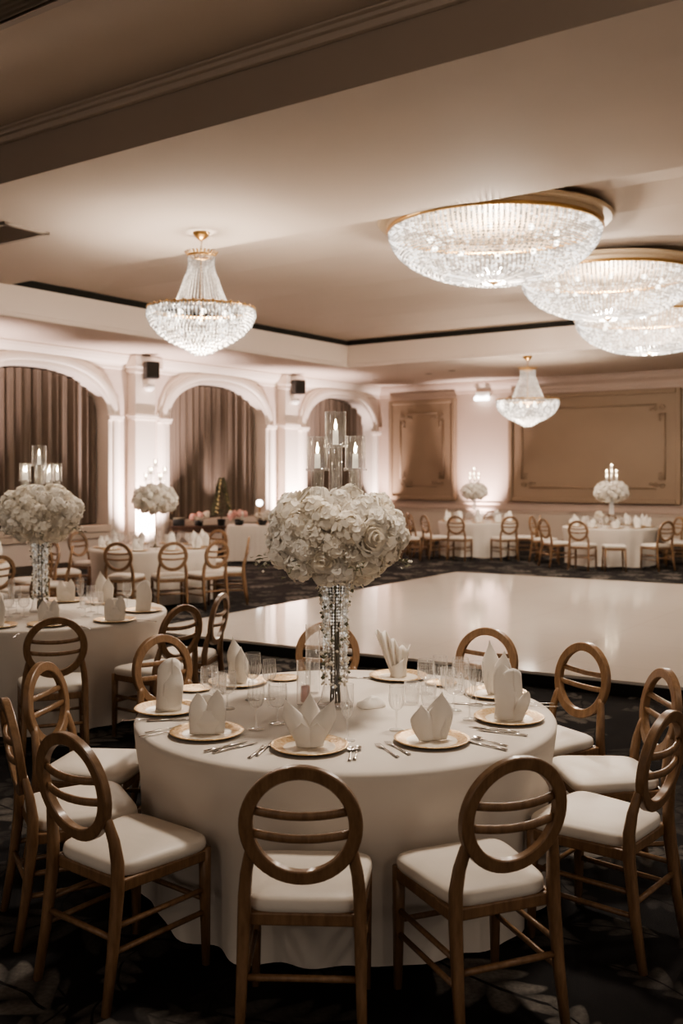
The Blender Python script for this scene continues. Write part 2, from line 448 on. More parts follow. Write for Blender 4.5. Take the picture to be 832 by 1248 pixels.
for i, (c0, hw) in enumerate(ARCH[:3]):
    room('trim_%d' % (6 + i), sweep_arch(c0, hw, PROF, .0), M['mould'], auto=True)
    s = MB(); s.rect((-REC, c0 - hw + .002, SILL - .1), (.14, c0 + hw - .002, SILL + .03)); s.rect((-.1, c0 - hw - .05, SILL - .22), (.09, c0 + hw + .05, SILL - .10))
    room('trim_%d' % (9 + i), s, M['ceiling_near'], bevel=.015)
    for sg in (-1, 1):                   # small capitals at the spring line of the surround
        q = MB(); yc = c0 + sg * (hw + .165); zc = 2.92
        q.rect((0, yc - .19, zc), (.13, yc + .19, zc + .05)); q.rect((0, yc - .175, zc - .05), (.115, yc + .175, zc))
        room('trim_%d' % (12 + i * 2 + (sg > 0)), q, M['mould'], bevel=.012)
# pilasters between arches, with cap blocks at the ceiling
for i, (yc, wd) in enumerate(((-4.25, .50), (-9.05, .55), (-13.9, .55))):
    q = MB(); q.rect((0, yc - wd / 2, 0), (.24, yc + wd / 2, SOF - .3)); q.rect((0, yc - wd/2 - .05, 2.95), (.29, yc + wd/2 + .05, 3.02))
    q.rect((0, yc - wd/2 - .03, 2.90), (.27, yc + wd/2 + .03, 2.95))
    q.rect((0, yc - wd/2 - .05, SOF - .36), (.29, yc + wd/2 + .05, SOF - .26)); q.rect((0, yc - wd/2 - .1, SOF - .26), (.36, yc + wd/2 + .1, SOF - .02))
    q.rect((0, yc - wd/2 - .05, 0), (.29, yc + wd/2 + .05, .22))
    room('trim_%d' % (20 + i), q, M['mould'], bevel=.012)
# cornice of left and far walls
def cornice(axis):
    prof = [(0, SOF - .30), (.03, SOF - .29), (.035, SOF - .24), (.06, SOF - .20), (.12, SOF - .15), (.17, SOF - .08), (.18, SOF - .05), (.21, SOF - .04), (.21, SOF)]
    q = MB()
    for (d0, z0), (d1, z1) in zip(prof, prof[1:]):
        if axis == 'L': q.add([(d0, YB, z0), (d0, 0, z0), (d1, 0, z1), (d1, YB, z1)], [(0,1,2,3)])
        else: q.add([(0, -d0, z0), (XR, -d0, z0), (XR, -d1, z1), (0, -d1, z1)], [(0,1,2,3)])
    return q
room('trim_24', cornice('L'), M['mould']); room('trim_25', cornice('F'), M['wall_far'])
# far wall
w = MB(); w.rect((-.4, 0, 0), (XR, .2, SOF)); room('wall_far', w, M['wall_far'])
w = MB(); w.rect((0, -.03, .16), (XR, 0, .86)); room('trim_26', w, M['wainscot'])
w = MB(); w.rect((0, -.07, .86), (XR, 0, .90)); w.rect((0, -.045, .90), (XR, 0, .94)); w.rect((0, -.05, .80), (XR, 0, .82)); w.rect((0, -.035, 1.02), (XR, 0, 1.05))
room('trim_27', w, M['wall_far'], bevel=.008)
w = MB(); w.rect((0, -.045, 0), (XR, 0, .16)); room('baseboard_far', w, M['baseboard'])
w = MB(); w.rect((0, YB, 0), (.03, .0, .14)); room('baseboard_left', w, M['baseboard'])
def frame(mb, x0, x1, z0, z1, wd, d0, d1, notch=0.0):
    mb.rect((x0, -d1, z0), (x0 + wd, -d0, z1)); mb.rect((x1 - wd, -d1, z0), (x1, -d0, z1))
    mb.rect((x0 + wd, -d1, z0), (x1 - wd, -d0, z0 + wd)); mb.rect((x0 + wd, -d1, z1 - wd), (x1 - wd, -d0, z1))
def scroll(mb, x, z, sx, sz, d):
    """corner ornament: little curls of plaster"""
    for (ox, oz, r) in ((.0, .0, .075), (.17, .03, .055), (.03, .17, .055), (.28, .05, .035), (.05, .28, .035)):
        pts = []
        for i in range(15):
            a = i / 14 * 2.6 * PI; rr = r * (1 - .65 * i / 14)
            pts.append((x + sx * (ox + rr * cos(a)), -d, z + sz * (oz + rr * sin(a))))
        mb.tube(pts, .014, 5)
for i, (x0, x1, z0, z1) in enumerate(((.45, 2.42, 1.14, 3.74), (4.05, 8.28, 1.14, 3.74), (9.6, 13.6, 1.14, 3.74))):
    p = MB(); p.rect((x0, -.10, z0), (x1, 0, z1)); room('trim_%d' % (30 + i * 3), p, M['panel'])
    p = MB(); frame(p, x0 - .05, x1 + .05, z0 - .05, z1 + .05, .11, 0, .15); room('trim_%d' % (31 + i * 3), p, M['panel'], bevel=.02)
    m_ = .32; p = MB()
    a, b_, c_, d_ = x0 + m_, x1 - m_, z0 + m_, z1 - m_; cut = .2
    for (p0, p1) in (((a + cut, c_), (b_ - cut, c_)), ((a + cut, d_), (b_ - cut, d_)), ((a, c_ + cut), (a, d_ - cut)), ((b_, c_ + cut), (b_, d_ - cut))):
        p.tube([(p0[0], -.112, p0[1]), (p1[0], -.112, p1[1])], [(.022, .018)] * 2, 6, up=(0, 1, 0))
    for sx, x in ((1, a), (-1, b_)):
        for sz, z in ((1, c_), (-1, d_)): scroll(p, x + sx * .06, z + sz * .06, sx, sz, .112)
    room('trim_%d' % (32 + i * 3), p, M['panel'], smooth=True)

# curtains in the arches
CL = ['brown pleated curtain in the farthest arch beside the room corner', 'brown pleated curtain in the middle arch behind the draped buffet table', 'brown pleated curtain filling the wide arch behind the nearest flower stand on that wall']
for i, (c0, hw) in enumerate(ARCH[:3]):
    rnd = random.Random(40 + i); ph = [rnd.uniform(0, 6) for _ in range(6)]
    def fold(y):
        return   .050 * sin(y * 33 + ph[0] + 1.2 * sin(y * 3.1 + ph[1])) + .03 * sin(y * 52 + ph[2]) + .02 * sin(y * 9 + ph[3])
    q = MB(); hw2 = hw - .03
    def cf(u, v):
        y = c0 + (2 * u - 1) * hw2
        top = arch_top(max(-1, min(1, (2 * u - 1) * .985))) - .03
        z = SILL + .05 + v * (top - SILL - .05)
        return (-.26 + fold(y) * (1 - .25 * v), y, z)
    q.grid(cf, 360, 8)
    o = room('curtain', q, M['curtain'], kind=None, smooth=True)
    tag(o, CL[i], 'curtain', 'curtains in the arches')

# ceiling vents, speakers, emergency lamp
def vent(x, y, z, lx, ly, label):
    f = MB()
    f.rect((-lx/2, -ly/2, -.03), (-lx/2 + .06, ly/2, .0)); f.rect((lx/2 - .06, -ly/2, -.03), (lx/2, ly/2, 0))
    f.rect((-lx/2, -ly/2, -.03), (lx/2, -ly/2 + .06, 0)); f.rect((-lx/2, ly/2 - .06, -.03), (lx/2, ly/2, 0))
    e = empty('ceiling_vent', RW(x, y, z), RA); tag(e, label, 'vent')
    f.build('frame', M['vent'], e)
    s = MB(); n = int(ly / .05)
    for k in range(1, n):
        yy = -ly/2 + ly * k / n
        s.add([(-lx/2 + .05, yy - .012, -.005), (lx/2 - .05, yy - .012, -.005), (lx/2 - .05, yy + .012, -.028), (-lx/2 + .05, yy + .012, -.028)], [(0,1,2,3)])
    s.build('louver', M['vent'], e)
    b_ = MB(); b_.rect((-lx/2 + .02, -ly/2 + .02, -.006), (lx/2 - .02, ly/2 - .02, -.001)); b_.build('backing', M['stem'], e)
vent(8.6, -18.92, BAY, 2.4, .62, 'long louvered air vent in the raised ceiling bay above the beam')
vent(4.98, -15.95, NEAR, 1.2, .62, 'flat air vent in the ceiling beyond the beam')
for yc, lab in ((-4.25, 'small black loudspeaker high on the pilaster beside the farthest arch'), (-9.05, 'black loudspeaker high on the pilaster between the middle arch and the widest arch')):
    e = empty('loudspeaker', RW(.36, yc - .02, 3.88), RA - .5); tag(e, lab, 'speaker', 'wall speakers on the pilasters')
    q = MB(); q.box((.20, 0, 0), (.24, .27, .34)); q.build('cabinet', M['black'], e, bevel=.015)
    q = MB(); q.box((.323, 0, 0), (.006, .23, .30)); q.build('grille', M['gap'], e)
    q = MB(); q.tube([(-.06, 0, 0), (.085, 0, 0)], .03, 8); q.box((-.03, 0, 0), (.03, .12, .16)); q.build('bracket', M['black'], e)
    e = empty('wall_lamp', RW(.34, yc, 3.56), RA)
    tag(e, 'small white dome lamp under the loudspeaker of the ' + ('far pilaster' if yc > -5 else 'nearer pilaster'), 'lamp', 'dome lamps under the wall speakers')
    q = MB(); q.lathe([(.001, -.09), (.06, -.08), (.105, -.03), (.115, .02), (.10, .05), (.04, .07), (.001, .07)], 16); q.build('dome', M['white'], e, smooth=True)
    q = MB(); q.box((-.09, 0, .03), (.08, .06, .06)); q.build('arm', M['white'], e)
e = empty('emergency_lamp', RW(3.27, -.02, 3.84), RA); tag(e, 'small bright white emergency light box high on the far wall between the panels', 'lamp')
q = MB(); q.box((0, -.05, .02), (.42, .10, .12)); q.build('housing', M['white'], e, bevel=.01)
for sx in (-.14, .14):
    q = MB(); q.lathe([(.001, 0), (.07, 0), (.075, .05), (.05, .09), (.001, .09)], 14); o = q.build('lamp_head', M['exit'], e, smooth=True); o.location = (sx, -.13, -.12); o.rotation_euler = (.5, 0, 0)
q = MB(); q.box((0, -.08, -.09), (.30, .1, .10)); q.build('lamp_panel', M['exit'], e)
for lx, ly in ((3.1, -2.6), (3.9, -2.9), (1.2, -2.0)):
    e = empty('downlight', RW(lx, ly, SOF), RA)
    tag(e, 'tiny round recessed spotlight in the ceiling border near the far corner', 'downlight', 'recessed spots near the corner')
    q = MB(); q.lathe([(.05, -.012), (.085, -.012), (.09, 0)], 16); q.build('ring', M['vent'], e)
    q = MB(); q.lathe([(.001, -.004), (.052, -.004)], 16); q.build('lens', M['gap'], e)

# dance floor (low platform)
DF = [(-2.21, 10.76), (1.97, 17.0), (13.4, 10.37), (9.2, 4.13)]
dfo = empty('dance_floor', (0, 0, 0)); tag(dfo, 'raised glossy white dance floor with a black edge on the dark carpet', 'dance floor')
def slab(pts, z0, z1):
    n = len(pts); m_ = MB()
    m_.add([(x, y, z0) for x, y in pts] + [(x, y, z1) for x, y in pts], [tuple(range(n))[::-1] if False else tuple(range(n)), tuple(n + i for i in range(n))[::-1]] + [(i, (i+1) % n, n + (i+1) % n, n + i) for i in range(n)])
    return m_
slab(DF, .10, .125).build('deck', M['dance'], dfo)
cx = sum(p[0] for p in DF) / 4; cy = sum(p[1] for p in DF) / 4
slab([(cx + (x - cx) * .998, cy + (y - cy) * .998) for x, y in DF], .0, .10).build('edge_skirt', M['stageblack'], dfo)

# ------------------------------------------------------------------ chair
def make_chair():
    root = empty('banquet_chair')
    W_ = M['wood']
    # cushion: rounded trapezoid with a domed top
    def outline(t):
        a = 2 * PI * t
        ca, sa = cos(a), sin(a); e = .32
        x = math.copysign(abs(ca) ** e, ca); y = math.copysign(abs(sa) ** e, sa)
        return x * (.205 + .022 * y), y * .205
    def cush(u, v):
        x, y = outline(u)
        prof = [(.97, .437), (1.0, .444), (1.012, .458), (1.0, .474), (.985, .480), (.93, .487), (.75, .495), (.45, .500), (.0, .502)]
        k, z = prof[int(round(v * 8))]
        return (x * k, y * k + .005, z)
    q = MB(); q.grid(cush, 64, 8, wrap=True); q.v += [(0, .005, .437)]
    q.build('seat', M['seat'], root, smooth=True)
    q = MB()
    q.add([(-.178,-.2,.395),(.178,-.2,.395),(.178,-.178,.395),(-.178,-.178,.395),(-.178,-.2,.438),(.178,-.2,.438),(.178,-.178,.438),(-.178,-.178,.438)],
          [(3,2,1,0),(4,5,6,7),(0,1,5,4),(1,2,6,5),(2,3,7,6),(3,0,4,7)])
    q.rect((-.205, .172, .395), (.205, .196, .438))
    for s in (-1, 1):
        q.add([(s*.172,-.2,.395),(s*.196,.19,.395),(s*.216,.19,.395),(s*.194,-.2,.395),(s*.172,-.2,.438),(s*.196,.19,.438),(s*.216,.19,.438),(s*.194,-.2,.438)],
              [(0,1,2,3),(7,6,5,4),(0,4,5,1),(1,5,6,2),(2,6,7,3),(3,7,4,0)])
    q.build('seat_frame', W_, root, bevel=.006)
    for s in (-1, 1):
        q = MB(); q.tube([(s*.198, .188, .44), (s*.198, .188, .30), (s*.200, .192, .0)], [(.021,.021), (.020,.020), (.014,.014)], 8, flat=.6)
        q.build('leg', W_, root, smooth=True)
        pts = [(s*.196, -.270, 0.0), (s*.190, -.236, .20), (s*.186, -.212, .40), (s*.184, -.210, .50), (s*.177, -.220, .575), (s*.163, -.236, .645), (s*.155, -.242, .67)]
        rr = [(.014,.016), (.018,.019), (.021,.022), (.021,.021), (.020,.018), (.019,.014), (.014,.012)]
        q = MB(); q.tube(pts, rr, 8, flat=.6, up=(0,1,0)); q.build('leg', W_, root, smooth=True)
    zc, ro, ri = .742, .196, .152                         # round back frame, leaning slightly back
    def lean(z): return -.228 - (z - .55) * .16
    q = MB(); n = 48; sect = [(ro, -.014), (ro - .004, -.018), (ri + .004, -.018), (ri, -.014), (ri, .012), (ri + .004, .016), (ro - .004, .016), (ro, .012)]
    vs = []
    for i in range(n):
        a = 2 * PI * i / n
        for r, d in sect:
            x, z = r * cos(a), zc + r * sin(a)
            vs.append((x, lean(z) + d, z))
    k = len(sect)
    q.add(vs, [(i*k+j, i*k+(j+1)%k, ((i+1)%n)*k+(j+1)%k, ((i+1)%n)*k+j) for i in range(n) for j in range(k)])
    q.build('back_frame', W_, root, auto=True)
    for z in (.790, .715):
        hx = math.sqrt(ri * ri - (z - zc) ** 2) + .006
        pts = [(hx * t, lean(z) - .0 - .020 * (1 - t * t), z - .012 * (1 - t * t)) for t in [-1 + 2 * i / 10 for i in range(11)]]
        q = MB(); q.tube(pts, [(.009, .0135)] * 11, 8, flat=.6); q.build('back_slat', W_, root, smooth=True)
    for s in (-1, 1):
        for z, yr in ((.285, -.222), (.20, -.236)):
            q = MB(); q.tube([(s*.189, yr, z), (s*.199, .19, z)], .0105, 8); q.build('stretcher', W_, root, smooth=True)
    q = MB(); q.tube([(-.188, -.229, .245), (.188, -.229, .245)], .0115, 8); q.build('stretcher', W_, root, smooth=True)
    q = MB(); q.tube([(-.199, .19, .245), (.199, .19, .245)], .0105, 8); q.build('stretcher', W_, root, smooth=True)
    return root
CH = make_chair()
def chair_at(c, phi, R, label, group, dyaw=0.0):
    a = math.radians(phi)
    place(CH, (c[0] + R * sin(a), c[1] - R * cos(a), 0), a + math.radians(dyaw), label, 'chair', group)

T1 = (.017, 4.52); T2 = (-2.33, 7.7); T3 = (-2.72, 14.3); T4 = (-4.95, 11.8); T6 = (3.02, 21.8); T7 = (5.37, 19.7)
G1 = 'chairs around the nearest table'
for phi, R, dy, lab in (
    (-6.5, 1.18, 4, 'round-backed wooden chair with its back to us, at the middle of the nearest table'),
    (22, 1.18, 0, 'round-backed wooden chair turned slightly left; before the two-leafed napkin'),
    (-43.5, 1.165, 5, 'round-backed wooden chair at the lower left, whole seat showing, angled toward the nearest table'),
    (60.5, 1.165, -11, 'round-backed wooden chair right of the nearest table, whole seat showing, beside the swirled napkin'),
    (91, 1.20, 4, 'wooden chair at the right edge, its cream seat half behind another chair'),
    (120, 1.20, 0, 'wooden chair with upright oval back against the dance floor edge, right of the tall napkins'),
    (146, 1.22, 0, 'wooden chair beyond the nearest table, only its arched top above the napkins'),
    (-176, 1.20, 0, 'wooden chair mostly hidden behind the crystal stand of the nearest table'),
    (-134, 1.15, 0, 'wooden chair at the far left of the nearest table, behind the tall rolled napkin'),
    (-97, 1.18, -4, 'wooden chair with leaning oval back left of the nearest table, seat pointing right'),
    (-69, 1.19, 5, 'wooden chair at the left edge, seen edge-on, facing the nearest table')):
    chair_at(T1, phi, R, lab, G1, dy)
G2 = 'chairs around the second table'
for phi, R, dy, lab in (
    (19.5, 1.32, 0, 'dark round-backed chair before the second table, below its two-peak napkin'),
    (53, 1.27, 0, 'round-backed chair right of the second table, nearest the dance floor corner'),
    (79, 1.17, 0, 'wooden chair seen edge-on beyond the second table, in front of the dance floor')):
    chair_at(T2, phi, R, lab, G2, dy)
G3 = 'chairs around the third table by the pilaster'
for phi, R, dy, lab in (
    (-7, 1.25, 0, 'wooden chair before the third table, left of its thin flower stand, back to us'),
    (20, 1.25, 0, 'wooden chair before the third table, right of its thin flower stand, back to us'),
    (44, 1.25, 0, 'wooden chair at the right of the third table with its oval back turned half sideways'),
    (70, 1.2, 24, 'wooden chair seen edge-on at the right end of the third table'),
    (150, 1.25, 0, 'dark wooden chair behind the third table, facing us, left of the buffet'),
    (-122, 1.3, 0, 'dark tilted wooden chair behind the left end of the third table'),
    (-62, 1.3, 0, 'dark wooden chair at the left end of the third table')):
    chair_at(T3, phi, R, lab, G3, dy)
G4 = 'dark chairs behind the second table flowers'
for phi, R, dy, lab in (
    (50, 1.3, 0, 'dark low-looking wooden chair just left of the crystal stand on the second table'),
    (78, 1.25, 0, 'dark wooden chair directly behind the crystal stand of the second table'),
    (104, 1.38, 0, 'dark wooden chair right of the crystal stand on the second table'),
    (130, 1.3, 0, 'dark wooden chair at the back of the cut-off table under the flower ball')):
    chair_at(T4, phi, R, lab, G4, dy)
G6 = 'chairs around the far table between the wall panels'
for phi, R, dy, lab in (
    (-25, 1.28, 0, 'wooden chair before the far table between the panels, left one, back to us'),
    (17, 1.28, 0, 'wooden chair before the far table between the panels, right one, back to us'),
    (47, 1.25, 28, 'wooden chair edge-on at the right end of the far table between the panels'),
    (-50, 1.32, -18, 'wooden chair before the far table between the panels, at its left corner'),
    (-76, 1.3, 0, 'wooden chair squarely at the left end of the far table between the panels'),
    (-104, 1.3, 0, 'wooden chair behind the left end of the far table between the panels'),
    (160, 1.25, 0, 'wooden chair on the wall side of the far table between the panels')):
    chair_at(T6, phi, R, lab, G6, dy)
place(CH, (1.37, 20.6, 0), math.radians(-64), 'wooden chair just right of the large main flower ball, below the small panel', 'chair', G6)
G7 = 'chairs around the far table under the large panel'
for phi, R, dy, lab in (
    (-38, 1.3, 6, 'wooden chair before the table under the large panel, left of its stool'),
    (26, 1.28, 0, 'wooden chair before the table under the large panel, right of its stool'),
    (-70, 1.25, 0, 'wooden chair edge-on at the left end of the table under the large panel'),
    (-113, 1.3, -8, 'wooden chair behind the left end of the table under the large panel'),
    (76, 1.25, 0, 'wooden chair at the right end of the table under the large panel'),
    (104, 1.28, 0, 'wooden chair behind the right end of the table under the large panel'),
    (165, 1.25, 0, 'wooden chair on the wall side of the table under the large panel')):
    chair_at(T7, phi, R, lab, G7, dy)
# a backless stool before the far right table
e = empty('banquet_stool', (5.08, 18.36, 0), math.radians(-6)); tag(e, 'low backless wooden stool with cream seat before the table under the large panel', 'stool')
q = MB(); q.rect((-.2, -.17, .435), (.2, .17, .49)); q.build('seat', M['seat'], e, bevel=.02)
q = MB(); q.rect((-.195, -.165, .39), (.195, .165, .436)); q.build('seat_frame', M['wood'], e, bevel=.006)
for sx in (-1, 1):
    for sy in (-1, 1):
        q = MB(); q.tube([(sx*.18, sy*.15, .40), (sx*.19, sy*.155, 0)], [.021, .014], 8); q.build('leg', M['wood'], e, smooth=True)
    q = MB(); q.tube([(sx*.185, -.15, .2), (sx*.185, .15, .2)], .011, 6); q.build('stretcher', M['wood'], e)

# ------------------------------------------------------------------ tablecloths
ZT = .755
def cloth(c, r, label, seed, nf=15, amp=.042, res=220, z0=.022):
    rnd = random.Random(seed)
    ph = [rnd.uniform(0, 6.28) for _ in range(8)]
    prof = [(0, 0), (.3, 0), (.7, 0), (.93, 0), (.975, -.001), (.993, -.006), (1.0, -.018), (.998, -.04), (.988, -.12), (.970, -.22), (.962, -.34), (.960, -.46), (.962, -.58), (.966, z0 - ZT)]
    m = len(prof) - 1
    def fn(u, v):
        k, dz = prof[int(round(v * m))]
        a = 2 * PI * u
        d = max(0, (-dz - .02)) / .72
        f = (sin(nf * a + ph[0] + .8 * sin(3 * a + ph[1])) * .6 + .4 * sin((nf + 8) * a + ph[2] + sin(2 * a + ph[3])))
        f *= (.75 + .25 * sin(4 * a + ph[4]))
        rr = r * k + amp * f * d ** 1.1 * (1 if dz < -.03 else 0) - .012 * d
        z = ZT + dz + (.010 * sin(5 * a + ph[5]) + .006 * sin(13 * a + ph[6]) if v > .99 else 0)
        return (rr * cos(a), rr * sin(a), max(z, .008))
    q = MB(); q.grid(fn, res, m, wrap=True)
    o = q.build('tablecloth', M['cloth'], None, smooth=True); o.location = (c[0], c[1], 0)
    return tag(o, label, 'tablecloth', 'white cloths on the round tables')
cloth(T1, .95, 'white floor-length cloth covering the nearest round table', 1)
cloth(T2, .95, 'white floor-length cloth covering the second round table behind the left chairs', 2)
cloth(T3, .92, 'white floor-length cloth on the third round table near the pilaster', 3, res=140)
cloth(T4, .93, 'white cloth on the round table cut off by the left picture edge', 4, res=120)
cloth(T6, .88, 'white floor-length cloth on the far round table between the two wall panels', 5, res=140, amp=.045)
cloth(T7, .93, 'white floor-length cloth on the far round table under the large wall panel', 6, res=140, amp=.045)
# long buffet table near the arches
BF = (-1.30, 20.4); BR = RA + PI / 2
def buf():
    L, Wd = 2.1, .40; q = MB(); n = 160
    def pt(u):
        t = u * 4; k = int(t) % 4; f = t - int(t)
        return [(-L/2 + L*f, -Wd), (L/2, -Wd + 2*Wd*f), (L/2 - L*f, Wd), (-L/2, Wd - 2*Wd*f)][k]
    prof = [(.0, 0), (.985, 0), (1, -.012), (1.0, -.2), (1.0, -.45), (1.0, -.715)]
    def fn(u, v):
        k, dz = prof[int(round(v * 5))]; x, y = pt(u if u < 1 else 0)
        f = .03 * sin(u * 200) * max(0, -dz) / .7
        nx = f if abs(abs(x) - L/2) < 1e-3 else 0; ny = math.copysign(f, y) if abs(abs(y) - Wd) < 1e-3 else 0
        return (x * k + nx, y * k + ny, ZT + dz)
    q.grid(fn, n, 5, wrap=True)
    o = q.build('tablecloth', M['cloth'], None, smooth=True); o.location = (BF[0], BF[1], 0); o.rotation_euler = (0,0,math.radians(4))
    tag(o, 'white cloth on the long buffet table below the middle and farthest arches', 'tablecloth')
buf()

# ------------------------------------------------------------------ tableware prototypes
def make_plate():
    q = MB()
    q.lathe([(.001, .004), (.095, .004), (.104, .006)], 48, mi=1)
    q.lathe([(.104, .006), (.118, .010), (.140, .015), (.153, .018), (.155, .016), (.150, .012), (.12, .004), (.10, .0), (.001, .0)], 48, mi=0)
    return q.build('charger_plate', [M['goldplate'], M['china']], None, smooth=True)
PL = make_plate()
def leaf(q, H_, Wd, ang=0.0, splay=0.0, back=0.0, r0=.012, curl=.35, base=.62, nu=10, nv=12, x0=0.0, mi=0, tip=1.7):
    """one folded napkin leaf; ang turns it about the vertical, splay leans it sideways, back leans it outward"""
    ca, sa = cos(ang), sin(ang)
    def fn(u, v):
        s = 2 * u - 1
        wv = Wd * (base + (1 - base) * sin(min(1, v / .5) * PI / 2)) * (1 if v < .5 else max(0.0, cos((v - .5) / .5 * PI / 2)) ** (.85 * tip))
        x = x0 + splay * v ** 1.15 + s * wv
        y = -(r0 + back * v * v) + curl * (s * wv) ** 2 / max(Wd, .01) + .004 * sin(v * 9)
        return (x * ca - y * sa, x * sa + y * ca, v * H_)
    q.grid(fn, nu, nv, mi)
def solid(o, t=.0035):
    m = o.modifiers.new('thick', 'SOLIDIFY'); m.thickness = t; m.offset = 0
    return o
def roll(q, r, h0, h1, ang, taper=.8, wob=.1, turns=1.08, nu=36, nv=10):
    """loose upright roll of cloth whose top is cut on a slant"""
    def fn(u, v):
        a = ang + u * 2 * PI * turns
        h = h0 + (h1 - h0) * (.5 + .5 * cos(a - ang)) ** 1.3
        rr = r * (1 - (1 - taper) * v) * (1 + wob * sin(3 * a + v * 2)) * (1 - .10 * u)
        return (rr * cos(a), rr * sin(a) * .75, v * h)
    q.grid(fn, nu, nv)
def nap(kind):
    q = MB()
    if kind == 'lily':
        leaf(q, .212, .046, 0, .0, -.02, -.012, .4, .7); leaf(q, .195, .044, .12, -.085, .0, .006, .5, .6, x0=-.016)
        leaf(q, .195, .044, -.12, .085, .0, .006, .5, .6, x0=.016); leaf(q, .105, .045, 0, -.02, .02, .022, .6, .9, x0=-.01); leaf(q, .105, .045, 0, .02, .02, .02, .6, .9, x0=.012)
    elif kind == 'tulip':
        leaf(q, .150, .050, .15, -.028, .0, .012, .7, .62, x0=-.022); leaf(q, .195, .056, -.15, .020, -.01, .002, .6, .66, x0=.022)
        leaf(q, .150, .05, PI, -.02, .0, .014, .6, .8); 
    elif kind == 'pocket':
        leaf(q, .175, .042, .25, -.012, .0, .02, .4, 1.0, x0=-.030, tip=1.0); leaf(q, .185, .042, -.25, .018, .0, .016, .4, 1.0, x0=.032, tip=1.0)
        leaf(q, .10, .060, 0, .0, .0, .030, .25, 1.0, tip=.25); leaf(q, .16, .055, PI, .0, .0, .02, .4, 1.0, tip=.4)
    elif kind == 'tall':
        roll(q, .060, .15, .240, -1.2, .88, .05); leaf(q, .205, .045, .1, .016, -.01, .048, .25, .9, x0=.014, tip=.6)
    elif kind == 'swirl':
        roll(q, .066, .14, .225, -1.3, .75, .08); leaf(q, .245, .050, 0, -.022, -.03, .052, .3, .95, x0=-.012, tip=.6); leaf(q, .135, .028, -.3, .05, .0, .05, .4, .8, x0=.04, tip=.8)
    elif kind == 'fan':
        def fn(u, v):
            s = 2 * u - 1; wd = .032 + .062 * v
            return (s * wd - .03 * v, .016 * sin(u * 26) * (.3 + v) - .01, v * (.20 + .045 * sin(-2.2 * s) + .008 * sin(u * 26)))
        q.grid(fn, 52, 8); roll(q, .042, .06, .10, 0, .9)
    elif kind == 'cone':
        leaf(q, .235, .050, .12, -.030, -.01, .004, .5, .75, x0=.0); leaf(q, .19, .044, -.2, .012, .0, .022, .5, .8, x0=.02); leaf(q, .15, .05, PI, .0, .0, .012, .5, .85)
    o = q.build('napkin', M['napkin'], None, smooth=True)
    return solid(o)
NAP = {}
def napkin(kind, loc, rz, label, group=None, sc=None):
    if kind not in NAP: NAP[kind] = nap(kind)
    return place(NAP[kind], loc, rz, label, 'napkin', group, sc)
def make_cutlery():
    f = MB()
    f.tube([(0, -.095, .003), (0, -.05, .0035), (0, .0, .005), (0, .04, .005)], [(.0085, .0022), (.006, .0022), (.0032, .002), (.004, .002)], 6)
    f.tube([(0, .038, .005), (0, .052, .004), (0, .062, .003)], [(.004, .0018), (.011, .0016), (.0125, .0014)], 6)
    for x in (-.0105, -.0035, .0035, .0105):
        f.tube([(x, .060, .003), (x, .085, .003), (x, .10, .006)], [(.0021, .0012), (.002, .0012), (.0012, .001)], 5)
    fo = f.build('fork', M['steel'], None, smooth=True)
    k = MB(); k.tube([(0, -.11, .004), (0, -.06, .005), (0, -.01, .0045)], [(.0085, .0035), (.0075, .0035), (.0055, .003)], 6)
    k.tube([(0, -.012, .0045), (.001, .03, .004), (.002, .08, .003), (.0, .11, .002)], [(.007, .0012), (.0105, .001), (.0105, .001), (.002, .0008)], 6)
    ko = k.build('knife', M['steel'], None, smooth=True)
    s = MB(); s.tube([(0, -.08, .003), (0, -.03, .0035), (0, .02, .005), (0, .045, .004)], [(.0085, .002), (.0055, .002), (.003, .002), (.0045, .002)], 6)
    def bowl(u, v):
        a = 2 * PI * u; r = v
        return (.0165 * r * sin(a), .068 + .027 * r * cos(a), .002 + .007 * r * r)
    s.grid(bowl, 16, 4, wrap=True)
    so = s.build('spoon', M['steel'], None, smooth=True)
    return fo, ko, so
FORK, KNIFE, SPOON = make_cutlery()
def make_glass(name, mat, bowl, stem_h, foot_r):
    root = empty(name)
    q = MB(); q.lathe([(r, stem_h + z) for r, z in bowl], 28); rt, zt_ = bowl[-1][0], stem_h + bowl[-1][1]
    q.tube([(rt * cos(2*PI*i/28), rt * sin(2*PI*i/28), zt_) for i in range(28)], .0011, 5, closed=True)
    q.build('bowl', mat, root, smooth=True)
    q = MB(); q.lathe([(.009, .006), (.0042, .014), (.0035, stem_h * .5), (.0045, stem_h - .006), (.012, stem_h + .004)], 12); q.build('stem', M['cutglass'], root, smooth=True)
    q = MB(); q.lathe([(.001, .006), (.012, .006), (foot_r * .7, .003), (foot_r, .0015), (foot_r, 0), (.001, 0)], 28); q.build('foot', M['glass'], root, smooth=True)
    return root
def ribs(root, bowl, stem_h, k0, k1, n):
    q = MB()
    for i in range(n):
        a = 2 * PI * i / n
        q.tube([((r + .0006) * cos(a), (r + .0006) * sin(a), stem_h + z) for r, z in bowl[k0:k1]], .0009, 4)
    q.build('cut_rib', M['cutline'], root)
WINE = make_glass('wine_glass', M['glass'], [(.010,0),(.022,.008),(.032,.025),(.036,.045),(.0365,.065),(.035,.09),(.033,.112)], .092, .034)
FLUTE = make_glass('champagne_flute', M['glass'], [(.008,0),(.016,.01),(.022,.03),(.026,.06),(.027,.09),(.027,.12),(.0265,.135)], .095, .033)
WB = [(.010,0),(.022,.008),(.032,.025),(.036,.045),(.0365,.065)]; ribs(WINE, WB, .092, 1, 5, 14)
ribs(FLUTE, [(.008,0),(.016,.01),(.022,.03),(.026,.06),(.027,.09)], .095, 1, 5, 12)
